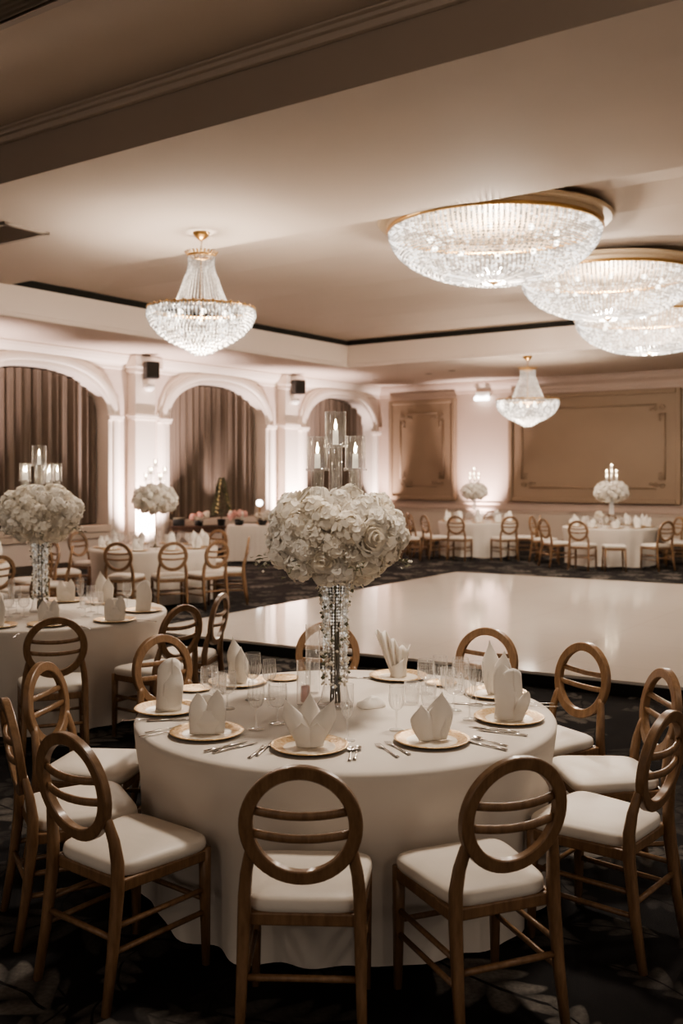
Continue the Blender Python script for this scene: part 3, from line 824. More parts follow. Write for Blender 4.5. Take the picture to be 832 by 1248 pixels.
GOBLET = make_glass('crystal_goblet', M['cutglass'], [(.010,0),(.024,.006),(.037,.022),(.041,.045),(.041,.075),(.039,.10)], .07, .036)
def etch():
    """engraved lattice on the goblet bowl"""
    q = MB()
    for zz in (.075, .10, .125, .15):
        q.tube([(.0425 * cos(a), .0425 * sin(a), zz) for a in [2 * PI * i / 24 for i in range(24)]], .0007, 4, closed=True)
    for i in range(12):
        a = 2 * PI * i / 12
        q.tube([(.043 * cos(a), .043 * sin(a), .088), (.043 * cos(a), .043 * sin(a), .125), (.041 * cos(a), .041 * sin(a), .166)], .0007, 4)
    q.build('engraving', M['cutline'], GOBLET)
etch()
def tumbler():
    q = MB(); q.lathe([(.001, .004), (.03, .004), (.033, .02), (.036, .06), (.038, .10), (.0365, .10), (.034, .06), (.031, .008), (.001, .008)], 20)
    return q.build('water_tumbler', M['cutglass'], None, smooth=True)
TUMB = tumbler()
def simple_glass():
    q = MB(); q.lathe([(.034, 0), (.032, .003), (.005, .012), (.005, .09), (.025, .10), (.038, .13), (.036, .20)], 14)
    return q.build('wine_glass', M['cutglass'], None, smooth=True)
SG = simple_glass()
def side_plate():
    q = MB(); q.lathe([(.001, .003), (.05, .003), (.075, .010), (.085, .012), (.083, .008), (.05, .0), (.001, .0)], 32)
    return q.build('bread_plate', [M['goldplate']], None, smooth=True)
SP = side_plate()

def pxp(px, py, z):                       # scene point seen at a photo position, on the level z
    d = F * (H - z) / (py - YH)
    return ((px - 416) / F * d, d, z)
def setting(px, py, where, kind, nrz, sc=1.0):
    x, y, _ = pxp(px, py, ZT)
    place(PL, (x, y, ZT + .001), random.uniform(0, 6), 'gold-rimmed charger plate ' + where, 'plate', 'charger plates on the nearest table')
    napkin(kind, (x, y, ZT + .0075), nrz, NLAB[kind] + ' napkin on the plate ' + where, 'folded napkins on the nearest table', sc)
NLAB = {'lily': 'white three-pointed lily-folded', 'tulip': 'white napkin folded as two pointed leaves, a', 'pocket': 'white two-peaked pocket-folded', 'tall': 'white tall rolled', 'swirl': 'white swirled tall', 'fan': 'white pleated fan', 'cone': 'white slanted leaf-folded'}
NLAB['tulip'] = 'white two-leafed tulip-folded'
setting(377, 912, 'at the middle of the near rim', 'lily', 0)
setting(526, 904, 'at the near rim, right of the middle', 'tulip', .1)
setting(252, 895, 'at the near left, second from the left rim', 'pocket', .1)
setting(205, 866, 'at the far left rim of the nearest table', 'tall', .1)
setting(620, 877, 'at the right rim of the nearest table', 'swirl', 0)
setting(604, 847, 'behind the swirled napkin at the right', 'cone', .4, 1.12)
setting(485, 826, 'at the far side, right of the crystal stand', 'fan', 0)
setting(290, 833, 'at the far side, left of the crystal stand', 'cone', -.3)
def bread(px, py, lab):
    x, y, _ = pxp(px, py, ZT); place(SP, (x, y, ZT + .001), 0, lab, 'plate', 'small gold plates on the nearest table')
bread(237, 841, 'small gold side plate behind the etched goblets at the left'); bread(537, 834, 'small gold side plate beside the fan napkin')
bread(345, 828, 'small gold side plate at the far rim left of the crystal stand')
def cut(proto, px, py, rz, lab, grp='cutlery on the nearest table'):
    x, y, _ = pxp(px, py, ZT); place(proto, (x, y, ZT + .0015), rz, lab, 'cutlery', grp)
r_ = math.radians
cut(FORK, 314, 917, r_(-16), 'steel fork left of the three-pointed napkin, outer one'); cut(FORK, 323, 914, r_(-16), 'steel fork left of the three-pointed napkin, next to its plate')
cut(SPOON, 427, 921, r_(-3), 'steel spoon right of the three-pointed napkin, next to its plate'); cut(SPOON, 434, 920, r_(-6), 'steel spoon right of the three-pointed napkin, outer one')
cut(FORK, 472, 916, r_(22), 'steel fork left of the two-leafed napkin, outer one'); cut(FORK, 485, 913, r_(24), 'steel fork left of the two-leafed napkin, next to its plate')
cut(KNIFE, 589, 909, r_(47), 'steel knife right of the two-leafed napkin, inner one'); cut(SPOON, 598, 905.5, r_(46), 'steel spoon right of the two-leafed napkin, outer one')
cut(FORK, 196, 895, r_(-58), 'steel fork at the left rim beside the two-peaked napkin, outer one'); cut(FORK, 203, 890, r_(-58), 'steel fork at the left rim beside the two-peaked napkin, inner one')
cut(KNIFE, 276, 910.5, r_(-44), 'steel knife before the two-peaked napkin, inner one'); cut(KNIFE, 287, 912, r_(-46), 'steel knife before the two-peaked napkin, outer one')
cut(KNIFE, 180, 878.5, r_(-82), 'steel knife at the left rim before the tall rolled napkin, outer one'); cut(KNIFE, 210, 878.5, r_(-80), 'steel knife before the tall rolled napkin, inner one')
cut(KNIFE, 601, 890, r_(64), 'steel knife before the swirled napkin, inner one'); cut(KNIFE, 611, 894, r_(64), 'steel knife before the swirled napkin, outer one')
cut(FORK, 650, 858, r_(86), 'steel fork at the right rim behind the swirled napkin, inner one'); cut(FORK, 655, 862, r_(86), 'steel fork at the right rim behind the swirled napkin, outer one')
cut(KNIFE, 575, 859, r_(80), 'steel knife between the glass cluster and the swirled napkin'); cut(KNIFE, 440, 827, r_(75), 'steel knife at the far rim right of the crystal stand')
GG = 'glassware on the nearest table'
def glass(proto, px, py, lab, sc=None):
    x, y, _ = pxp(px, py, ZT); place(proto, (x, y, ZT + .001), random.uniform(0, 6), lab, 'glass', GG, sc)
glass(WINE, 312, 889, 'clear wine glass standing alone before the etched pair, left of the three-pointed napkin')
glass(GOBLET, 338, 882, 'wide crystal goblet right of the lone clear wine glass')
glass(WINE, 308, 853, 'clear wine glass at the back left, taller of the far pair', 1.1); glass(WINE, 328, 852, 'clear wine glass at the back left, right one of the far pair', .92)
glass(GOBLET, 255, 857, 'etched crystal goblet just right of the tall rolled napkin'); glass(GOBLET, 277, 864, 'etched crystal goblet behind the two-peaked napkin')
glass(TUMB, 267, 846, 'cut crystal tumbler between the etched goblets')
glass(FLUTE, 423, 903, 'tall clear flute before the crystal stand, right of the three-pointed napkin'); glass(WINE, 483, 890, 'clear wine glass between the two front napkins', .92)
for k, (px, py, pr, lab) in enumerate(((553, 866, GOBLET, 'crystal goblet at the left of the clustered glasses by the swirled napkin'), (572, 877, FLUTE, 'clear flute at the front of the clustered glasses by the swirled napkin'),
    (561, 844, GOBLET, 'crystal goblet at the back of the clustered glasses by the swirled napkin'), (580, 860, WINE, 'clear wine glass at the right of the clustered glasses by the swirled napkin'),
    (536, 851, WINE, 'clear wine glass at the far left of the clustered glasses'), (545, 838, TUMB, 'cut tumbler behind the clustered glasses'),
    (502, 857, TUMB, 'cut tumbler right before the fan napkin'), (519, 846, GOBLET, 'crystal goblet right of the fan napkin'), (522, 860, TUMB, 'cut tumbler beside the small gold side plate'))):
    glass(pr, px, py, lab)
# tall clear vases, votive and limp napkin round the centre stand
def hurricane(px, py, r, h, lab, cat='vase', name='cylinder_vase'):
    x, y, _ = pxp(px, py, ZT); q = MB()
    q.lathe([(.001, .006), (r * .96, .006), (r, .012), (r, h), (r * .95, h), (r * .95, .014)], 28)
    o = q.build(name, M['acrylic'], None, smooth=True); o.location = (x, y, ZT + .001); tag(o, lab, cat)
hurricane(370, 860, .033, .21, 'short clear cylinder vase left of the crystal stand'); hurricane(381, 845, .036, .34, 'tall clear cylinder vase behind the crystal stand')
x, y, _ = pxp(372, 857, ZT)
q = MB(); q.lathe([(.001, 0), (.022, 0), (.022, .07), (.018, .075), (.001, .075)], 16); o = q.build('votive_candle', M['pink'], None, smooth=True); o.location = (x, y, ZT + .009); tag(o, 'small pinkish candle inside the short clear cylinder vase', 'candle')
x, y, _ = pxp(452, 861, ZT)
q = MB()
def limp(u, v):
    a = 2 * PI * u; k = (1, 1.02, .98, .8, .45, 0)[int(round(v * 5))]; z = (0, .006, .014, .026, .034, .036)[int(round(v * 5))]
    ca, sa = cos(a), sin(a); e = .5
    px_ = math.copysign(abs(ca) ** e, ca) * .062 * k; py_ = math.copysign(abs(sa) ** e, sa) * .05 * k
    return (px_, py_, z * (1 + .35 * sin(px_ * 70 + py_ * 30)))
q.grid(limp, 40, 5, wrap=True)
o = q.build('napkin', M['napkin'], None, smooth=True); o.location = (x, y, ZT + .002); o.rotation_euler = (0, 0, .4); tag(o, 'limp flat folded napkin lying right of the crystal stand', 'napkin')

# ------------------------------------------------------------------ flower centrepieces
def bloom_mesh(seed, npet=70, r=.062, ruff=.45):
    rnd = random.Random(seed); q = MB()
    q.ball((0,0,0), r * .72, 10, 7)
    ga = PI * (3 - math.sqrt(5))
    for i in range(npet):
        z = 1 - 2 * (i + .5) / npet; rr = math.sqrt(1 - z * z); a = i * ga + rnd.uniform(-.2, .2)
        n = Vector((rr * cos(a), rr * sin(a), z))
        t = n.cross(Vector((rnd.uniform(-1, 1), rnd.uniform(-1, 1), rnd.uniform(-1, 1)))).normalized()
        n2 = (n + t * rnd.uniform(-.5, .5)).normalized(); t = t - n2 * t.dot(n2); t.normalize(); b_ = n2.cross(t)
        s = r * rnd.uniform(.30, .44) * math.sqrt(70 / max(npet, 40)); c_ = n * r * rnd.uniform(.76, 1.02)
        pts = []
        for (u, v, h) in ((-.5,-1,-.2),(.5,-1,-.2),(-1,0,.1),(0,-.1,-.12),(1,0,.1),(-.6,.9,.28),(0,1.1,.10),(.6,.9,.28)):
            pts.append(c_ + t * u * s + b_ * v * s + n2 * h * s * (1 + rnd.uniform(-ruff, ruff)))
        q.add(pts, [(0,1,3),(0,3,2),(1,4,3),(2,3,6,5),(3,4,7,6)])
    return q
BLO = [bloom_mesh(i, 170 if i % 2 else 130).mesh('bloom', M['petal'] if i % 3 else M['petal2'], True) for i in range(4)]
def rose_mesh():
    q = MB(); rnd = random.Random(5)
    for layer in range(5):
        k = 3 + layer; r = .012 + .011 * layer; h = .05 - .005 * layer
        for i in range(k):
            a0 = 2 * PI * i / k + layer * .7
            def fn(u, v):
                a = a0 + (u - .5) * 2 * PI / k * 1.5; rr = r * (.55 + .65 * v ** .7) * (1 + .08 * sin(u * 7))
                return (rr * cos(a), rr * sin(a), -.03 + (h + .03) * (v ** .8) - .012 * layer * (v > .8) * .4)
            q.grid(fn, 5, 4)
    q.ball((0, 0, -.012), .045, 10, 6)
    return q.mesh('rose', M['petal2'], True)
ROSE = rose_mesh()
def obj_mesh(name, me, parent, loc, rot=(0,0,0), sc=1.0):
    o = bpy.data.objects.new(name, me); COL.objects.link(o); o.parent = parent; o.location = loc; o.rotation_euler = rot; o.scale = (sc,)*3
    return o
def ball_points(n, R, zs, jitter, seed):
    rnd = random.Random(seed); ga = PI * (3 - math.sqrt(5)); out = []
    for i in range(n):
        z = 1 - 2 * (i + .5) / n; rr = math.sqrt(max(0, 1 - z * z)); a = i * ga
        rr = rr ** .75                         # fuller shoulders
        k = R * (1 + rnd.uniform(-jitter, jitter))
        out.append(Vector((k * rr * cos(a), k * rr * sin(a), R * zs * z * (1 + rnd.uniform(-jitter, jitter)))))
    return out
def candle_unit(parent, x, y, zb, ztube, zglass, ztop, rg, name='candle_holder'):
    """clear stem tube, hurricane glass cup and lit candle"""
    st = MB(); rt = rg * .62
    st.lathe([(rt * .9, zb), (rt, zb + .005), (rt, ztube), (rt * .6, ztube), (rt * .6, zb)], 16)
    h = st.build(name, M['acrylic'], parent, smooth=True); h.location = (x, y, 0)
    pl = MB(); pl.lathe([(.001, ztube), (rg * 1.12, ztube), (rg * 1.15, ztube + .006), (rg * 1.1, ztube + .012), (.001, ztube + .012)], 20); pl.build('drip_dish', M['cutglass'], h, smooth=True)
    gl = MB(); gl.lathe([(rg, zglass), (rg, ztop), (rg * 1.02, ztop + .002), (rg * .95, ztop), (rg * .95, zglass)], 24); gl.build('glass_shade', M['acrylic'], h, smooth=True)
    hc = (ztop - zglass) * .45
    cn = MB(); cn.lathe([(.001, ztube + .012), (.014, ztube + .012), (.013, ztube + .012 + hc), (.001, ztube + .014 + hc)], 12); cn.build('candle', M['candle'], h, smooth=True)
    z0 = ztube + .014 + hc
    fm = MB(); fm.lathe([(.0008, z0), (.006, z0 + .008), (.0075, z0 + .018), (.004, z0 + .036), (.0008, z0 + .052)], 10); fm.build('flame', M['flame'], h, smooth=True)
def centrepiece(loc, label, zc, R, zs, n, seed, stand, units, br=1.0, merged=False):
    root = empty('floral_centerpiece', loc); tag(root, label, 'centerpiece', 'flower centerpieces on the tables')
    rnd = random.Random(seed); z0 = .002                       # local z: 0 = tabletop
    # flowers
    core = MB(); core.ball((0, 0, zc), R * .80, 20, 10, sz=zs); core.build('foam_core', M['leaf'], root, smooth=True)
    pts = ball_points(n, R - .045 * br, zs, .07, seed)
    if merged:
        q = MB()
        for p in pts:
            base = bloom_mesh(rnd.randint(0, 99), 26, .066 * br)
            q.add([(v[0] + p.x, v[1] + p.y, v[2] + p.z + zc) for v in base.v], base.f)
        q.build('flower_ball', M['petal'], root, smooth=True)
    else:
        for i, p in enumerate(pts):
            rose = (i % 9 == 4)
            me = ROSE if rose else BLO[i % 4]
            rot = p.to_track_quat('Z', 'Y').to_euler() if rose else (rnd.uniform(0, 6), rnd.uniform(0, 6), rnd.uniform(0, 6))
            obj_mesh('rose' if rose else 'hydrangea_bloom', me, root, (p.x, p.y, p.z + zc), rot, br * rnd.uniform(.9, 1.3))
        q = MB()                                             # sprigs of tiny blossom between the heads
        for i in range(420):
            d = Vector((rnd.gauss(0, 1), rnd.gauss(0, 1), rnd.gauss(0, 1))).normalized()
            rr = math.hypot(d.x, d.y) ** .75 / max(math.hypot(d.x, d.y), 1e-4)
            k = R * rnd.uniform(.96, 1.03)
            q.bead((d.x * rr * k, d.y * rr * k, zc + d.z * k * zs), rnd.uniform(.004, .009))
        o = q.build('tiny_blossom', M['petal'], root); o['kind'] = 'stuff'
        q = MB()
        for (ax, len_, drop) in ((2.95, .13, .02), (3.3, .10, .05), (-.25, .10, .03), (.1, .08, .05), (-1.2, .07, .05), (-2.2, .08, .05)):
            a0 = Vector((R * .82 * cos(ax), R * .82 * sin(ax), zc - R * zs * .55)); pp = []
            for t in range(6):
                f = t / 5; pp.append(a0 + Vector((cos(ax), sin(ax), 0)) * len_ * f + Vector((0, 0, -drop * f * f)))
            q.tube(pp, .002, 4, mi=0)
            for t in range(10):
                f = rnd.uniform(.2, 1); c_ = a0 + Vector((cos(ax), sin(ax), 0)) * len_ * f + Vector((rnd.uniform(-.02, .02), rnd.uniform(-.02, .02), rnd.uniform(-.02, .025) - drop * f * f))
                if t % 2: q.bead(c_, .008, mi=1)
                else:
                    b_ = rnd.uniform(0, 6); L = .022
                    q.add([c_, c_ + Vector((cos(b_) * L, sin(b_) * L, .006)), c_ + Vector((cos(b_ + .5) * L * 1.6, sin(b_ + .5) * L * 1.6, -.004)), c_ + Vector((cos(b_ + 1.0) * L, sin(b_ + 1.0) * L, .004))], [(0,1,2,3)], 0)
        o = q.build('leafy_sprig', [M['leaf'], M['petal']], root); o['kind'] = 'stuff'
    zb = zc - R * zs * .7                                      # underside of flowers
    if stand == 'crystal':
        q = MB(); q.lathe([(.082, .002), (.084, .012), (.070, .03), (.050, .12), (.044, .25), (.045, .40), (.056, zb - .02), (.062, zb + .02)], 28)
        q.build('glass_column', M['glass'], root, smooth=True)
        q = MB(); q.lathe([(.001, .0), (.082, .0), (.082, .004), (.001, .004)], 28); q.build('base', M['cutglass'], root, smooth=True)
        q = MB()
        for i in range(9):
            a = i * .7; q.tube([(.022 * cos(a), .022 * sin(a), .02), (.016 * cos(a + 1), .016 * sin(a + 1), zb * .5), (.03 * cos(a + 1.6), .03 * sin(a + 1.6), zb)], .005, 5)
        q.build('stem_bundle', M['stem'], root, smooth=True)
        q = MB()                                             # crystal strands with blossom trailing down the column
        for i in range(26):
            a = 2 * PI * i / 26 + rnd.uniform(-.05, .05); L = rnd.uniform(.35, 1.0) * (zb - .05); zz = zb + .03; j = 0
            while zz > zb - L:
                t = zz / zb; rr = .054 + .016 * math.exp(-((t - .92) / .14) ** 2) + .010 * math.exp(-((t - .1) / .15) ** 2)
                q.bead((rr * cos(a), rr * sin(a), zz), .0055, .0075); zz -= .0145; j += 1
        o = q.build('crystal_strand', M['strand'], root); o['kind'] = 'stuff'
        q = MB()
        for i in range(420):
            a = rnd.uniform(0, 6.28); t = 1 - rnd.random() ** 1.3 * .85; rr = .056 + .022 * math.exp(-((t - .85) / .12) ** 2) + rnd.uniform(-.006, .012)
            q.bead((rr * cos(a), rr * sin(a), t * zb), rnd.uniform(.004, .0115), mi=0 if i % 4 else 1)
        o = q.build('trailing_blossom', [M['petal2'], M['leaf']], root); o['kind'] = 'stuff'
    else:
        q = MB(); q.lathe([(.001, 0), (.085, 0), (.085, .008), (.03, .02), (.012, .05), (.010, .25), (.013, .28), (.010, .31), (.010, zb - .06), (.03, zb - .01), (.05, zb + .03)], 16)
        q.build('stand', M['stem'] if stand == 'brass' else M['cutglass'], root, smooth=True)
        if stand != 'brass':
            q = MB()
            for i in range(14):
                a = 2 * PI * i / 14; zz = zb
                while zz > zb * .45: q.bead((.04 * cos(a), .04 * sin(a), zz), .008, .011); zz -= .022
            o = q.build('crystal_strand', M['strand'], root); o['kind'] = 'stuff'
    for u in units: candle_unit(root, *u)
    return root
zt = zc1 = 1.555 - ZT
top1 = zc1 + .12
centrepiece((-.030, 4.60, ZT), 'large white flower ball on a crystal stand at the middle of the nearest table', zc1, .318, .60, 64, 11, 'crystal',
    [(.002, .02, top1, 1.215 - .005, 1.225, 1.375, .050), (-.082, -.02, top1, 1.10, 1.112, 1.258, .048), (.094, -.02, top1, 1.10, 1.112, 1.260, .048)])
t2 = zc1 - .03 + .10
centrepiece((-2.36, 7.72, ZT), 'large white flower ball on a crystal stand at the middle of the second table', zc1 - .03, .305, .64, 58, 12, 'crystal',
    [(-.01, .0, t2, 1.14, 1.15, 1.30, .055), (-.135, .02, t2, 1.02, 1.03, 1.16, .034), (-.095, -.05, t2, 1.02, 1.03, 1.16, .034), (.085, -.05, t2, 1.02, 1.03, 1.16, .034), (.125, .03, t2, 1.02, 1.03, 1.16, .034), (.03, .1, t2, 1.0, 1.01, 1.14, .034)])
def far_units(zt_, s=1.0):
    u = [(0, 0, zt_, zt_ + .30, zt_ + .31, zt_ + .42, .034)]
    for i in range(6):
        a = i * PI / 3 + .3; rr = .135 * s; dz = .0 if i % 2 else .09
        u.append((rr * cos(a), rr * sin(a), zt_, zt_ + .10 + dz, zt_ + .11 + dz, zt_ + .22 + dz, .032))
    return u
centrepiece((-2.70, 14.3, ZT), 'white flower ball on a thin dark stand on the third table', .70, .315, .60, 50, 13, 'brass', far_units(.86), 1.0, True)
centrepiece((2.94, 21.8, ZT), 'white flower ball on a slim stand on the far table between the wall panels', .66, .28, .58, 42, 14, 'clear', far_units(.78, .8), 1.0, True)
centrepiece((5.40, 19.7, ZT), 'white flower ball on a slim stand on the table under the large panel', .70, .32, .60, 48, 15, 'clear', far_units(.84, .8), 1.0, True)

# ------------------------------------------------------------------ second table settings
def set2(px, py, where, kind, rz):
    x, y, _ = pxp(px, py, ZT)
    place(PL, (x, y, ZT + .001), random.uniform(0, 6), 'gold-rimmed charger plate on the second table ' + where, 'plate', 'charger plates on the second table')
    napkin(kind, (x, y, ZT + .0075), rz, NLAB[kind] + ' napkin on the second table ' + where, 'folded napkins on the second table')
set2(140, 757, 'at the right front', 'pocket', .1); set2(174, 745, 'at the right end', 'tall', .2); set2(60, 762, 'at the front before the dark chair', 'pocket', 0)
set2(127, 735, 'behind the right front setting', 'cone', .3); set2(80, 733, 'behind the crystal stand', 'pocket', .2); set2(-6, 764, 'at the left picture edge', 'tall', .2)
for i, (px, py, pr, lab) in enumerate(((10, 752, GOBLET, 'crystal goblet on the second table, at the left picture edge'), (20, 748, WINE, 'wine glass on the second table, left of the crystal stand'), (29, 752, GOBLET, 'crystal goblet on the second table, close left of the crystal stand'), (14, 741, FLUTE, 'flute at the back left of the second table'),
    (104, 752, GOBLET, 'crystal goblet on the second table, left of its two-peaked napkin'), (111, 746, WINE, 'wine glass on the second table, behind its two-peaked napkin'), (119, 749, GOBLET, 'crystal goblet on the second table, against its two-peaked napkin'), (98, 741, FLUTE, 'flute on the second table, right of the crystal stand'), (155, 741, WINE, 'wine glass on the second table between the two right napkins'))):
    x, y, _ = pxp(px, py, ZT); place(pr, (x, y, ZT + .001), i * .9, lab, 'glass', 'glassware on the second table')
cut(FORK, 92, 768, r_(30), 'steel fork on the second table before its front goblets, outer one', 'cutlery on the second table'); cut(KNIFE, 103, 765, r_(35), 'steel knife on the second table left of the right front plate', 'cutlery on the second table')
cut(KNIFE, 176, 757, r_(60), 'steel knife at the right rim of the second table', 'cutlery on the second table'); cut(FORK, 20, 775, r_(5), 'steel fork at the front rim of the second table, far left', 'cutlery on the second table')
# far tables: napkins and glasses too small to tell apart
FN = {}
def far_set(c, r, n, what, seed, skip=()):
    rnd = random.Random(seed)
    for i in range(n):
        a = 2 * PI * (i + .3) / n
        x, y = c[0] + r * cos(a), c[1] + r * sin(a)
        place(PL, (x, y, ZT + .001), 0, 'gold-rimmed charger plate on ' + what, 'plate', 'charger plates on ' + what)
        napkin(('pocket', 'cone', 'tall', 'tulip')[rnd.randint(0, 3)], (x, y, ZT + .0075), rnd.uniform(-.6, .6), 'small white folded napkin standing on ' + what, 'napkins on ' + what)
        for k in range(2):
            a2 = a + .16 + k * .22; rr = r - .17 - .05 * k
            place(SG, (c[0] + rr * cos(a2), c[1] + rr * sin(a2), ZT + .001), 0, 'small stemmed glass standing on ' + what, 'glass', 'glasses on ' + what)
far_set(T3, .72, 10, 'the third round table by the pilaster', 1)
far_set(T6, .70, 10, 'the far table between the wall panels', 2)
far_set(T7, .73, 10, 'the table under the large panel', 3)
for (dx, dy) in ((.78, -.05), (.70, .32), (.72, -.36)):
    place(PL, (T4[0] + dx, T4[1] + dy, ZT + .001), 0, 'charger plate at the rim of the table cut off by the left picture edge', 'plate', 'plates on the cut-off table')
    napkin('tall', (T4[0] + dx, T4[1] + dy, ZT + .0075), .4, 'white napkin on the table cut off by the left picture edge', 'napkins on the cut-off table')
# small white vase of flowers on the far right table
e = empty('bud_vase', (5.08, 19.40, ZT + .001)); tag(e, 'small vase of white blooms left of the stand on the table under the large panel', 'vase')
q = MB(); q.lathe([(.001, 0), (.05, 0), (.055, .06), (.03, .14), (.04, .17)], 14); q.build('vase_body', M['cutglass'], e, smooth=True)
for i in range(5): obj_mesh('bloom', BLO[i % 4], e, (.05 * cos(i * 1.26), .05 * sin(i * 1.26), .22 + .05 * (i % 2)), (i, i, i), .8)

# ------------------------------------------------------------------ buffet things
def arrangement(loc, mats, n, R, label, seed):
    e = empty('flower_arrangement', loc); tag(e, label, 'flowers')
    rnd = random.Random(seed)
    q = MB(); q.lathe([(.001, 0), (.08, 0), (.10, .10), (.09, .12), (.001, .12)], 14); q.build('bowl', M['black'], e, smooth=True)
    for i in range(n):
        a = rnd.uniform(0, 6.28); rr = R * rnd.random() ** .6
        me = bloom_mesh(rnd.randint(0, 50), 24, .06).mesh('bloom', mats[i % len(mats)], True)
        obj_mesh('bloom', me, e, (rr * cos(a), rr * sin(a) * .7, .16 + .10 * rnd.random()), (rnd.random() * 6, 0, 0), rnd.uniform(.8, 1.2))
arrangement((-2.10, 20.18, ZT + .001), [M['pink'], M['pink'], M['petal']], 14, .20, 'loose arrangement of pink flowers on the buffet table below the middle arch', 3)
arrangement((-1.62, 20.17, ZT + .001), [M['petal'], M['petal2']], 10, .14, 'small arrangement of white flowers right of the pink ones on the buffet table', 4)
arrangement((-2.98, 20.55, .72), [M['petal2'], M['pink']], 9, .18, 'small mixed flowers on the dark console table below the middle arch', 8)
e = empty('topiary', (-2.52, 20.66, .72)); tag(e, 'slim cone-shaped little tree with warm lights behind the pink flowers', 'tree')
q = MB(); q.lathe([(.001, 0), (.07, 0), (.09, .14), (.001, .14)], 12); q.build('pot', M['black'], e)
q = MB(); q.tube([(0, 0, .13), (0, 0, .3)], .015, 6); q.build('trunk', M['stem'], e)
q = MB(); rnd = random.Random(9)
for i in range(420):
    t = rnd.random(); a = rnd.uniform(0, 6.28); rr = .17 * (1 - t) ** .8 * rnd.uniform(.6, 1.1) + .01; c_ = Vector((rr * cos(a), rr * sin(a), .22 + .78 * t)); L = .05
    q.add([c_, c_ + Vector((cos(a) * L, sin(a) * L, .02)), c_ + Vector((cos(a + .6) * L * 1.3, sin(a + .6) * L * 1.3, -.015)), c_ + Vector((cos(a + 1.2) * L * .8, sin(a + 1.2) * L * .8, .01))], [(0,1,2,3)])
q.build('foliage', M['leaf'], e)
q = MB()
for i in range(26):
    t = i / 26; a = i * 2.1; rr = .19 * (1 - t) ** .8 + .015; q.bead((rr * cos(a), rr * sin(a), .24 + .74 * t), .011)
o = q.build('string_light', M['warmlight'], e); o['kind'] = 'stuff'
for i, (dx, lab) in enumerate(((.05, 'dark square serving box at the middle of the buffet table'), (.33, 'dark serving box near the right end of the buffet table'), (.60, 'dark low serving box at the right end of the buffet table'))):
    e = empty('serving_box', (-1.33 + dx, 20.18 + .03 * i, ZT + .001), .1); tag(e, lab, 'box', 'dark boxes on the buffet')
    q = MB(); q.box((0, 0, .055), (.2, .22, .11)); q.build('box_body', M['black'], e, bevel=.008)
    q = MB(); q.box((0, 0, .125), (.19, .21, .03)); q.build('lid', M['stem'], e, bevel=.008)
e = empty('globe_lamp', (-1.72, 20.66, ZT + .001)); tag(e, 'small white globe lamp on a thin stem at the back of the buffet table', 'lamp')
q = MB(); q.lathe([(.001, 0), (.07, 0), (.07, .02), (.012, .03), (.012, .36), (.04, .37), (.001, .38)], 12); q.build('stem', M['brass'], e, smooth=True)
q = MB(); q.ball((0, 0, .44), .07, 14, 9); q.build('globe', M['exit'], e, smooth=True)

e = empty('console_table', (-2.98, 20.62, 0), .05); tag(e, 'dark wooden console table left of the draped buffet, below the middle arch', 'table')
q = MB(); q.box((0, 0, .70), (1.15, .42, .036)); q.build('tabletop', M['darkwood'], e, bevel=.006)
q = MB(); q.box((0, 0, .63), (1.08, .36, .10)); q.build('apron', M['darkwood'], e)
for sx in (-1, 1):
    for sy in (-1, 1):
        q = MB(); q.tube([(sx*.51, sy*.15, .60), (sx*.51, sy*.15, 0)], [.03, .02], 8); q.build('leg', M['darkwood'], e, smooth=True)
e = empty('serving_box', (-3.40, 20.6, .72), .1); tag(e, 'dark square box at the left end of the dark console table', 'box', 'dark boxes on the buffet')
q = MB(); q.box((0, 0, .07), (.24, .22, .14)); q.build('box_body', M['black'], e, bevel=.008)
q = MB(); q.box((0, 0, .155), (.23, .21, .03)); q.build('lid', M['stem'], e, bevel=.008)

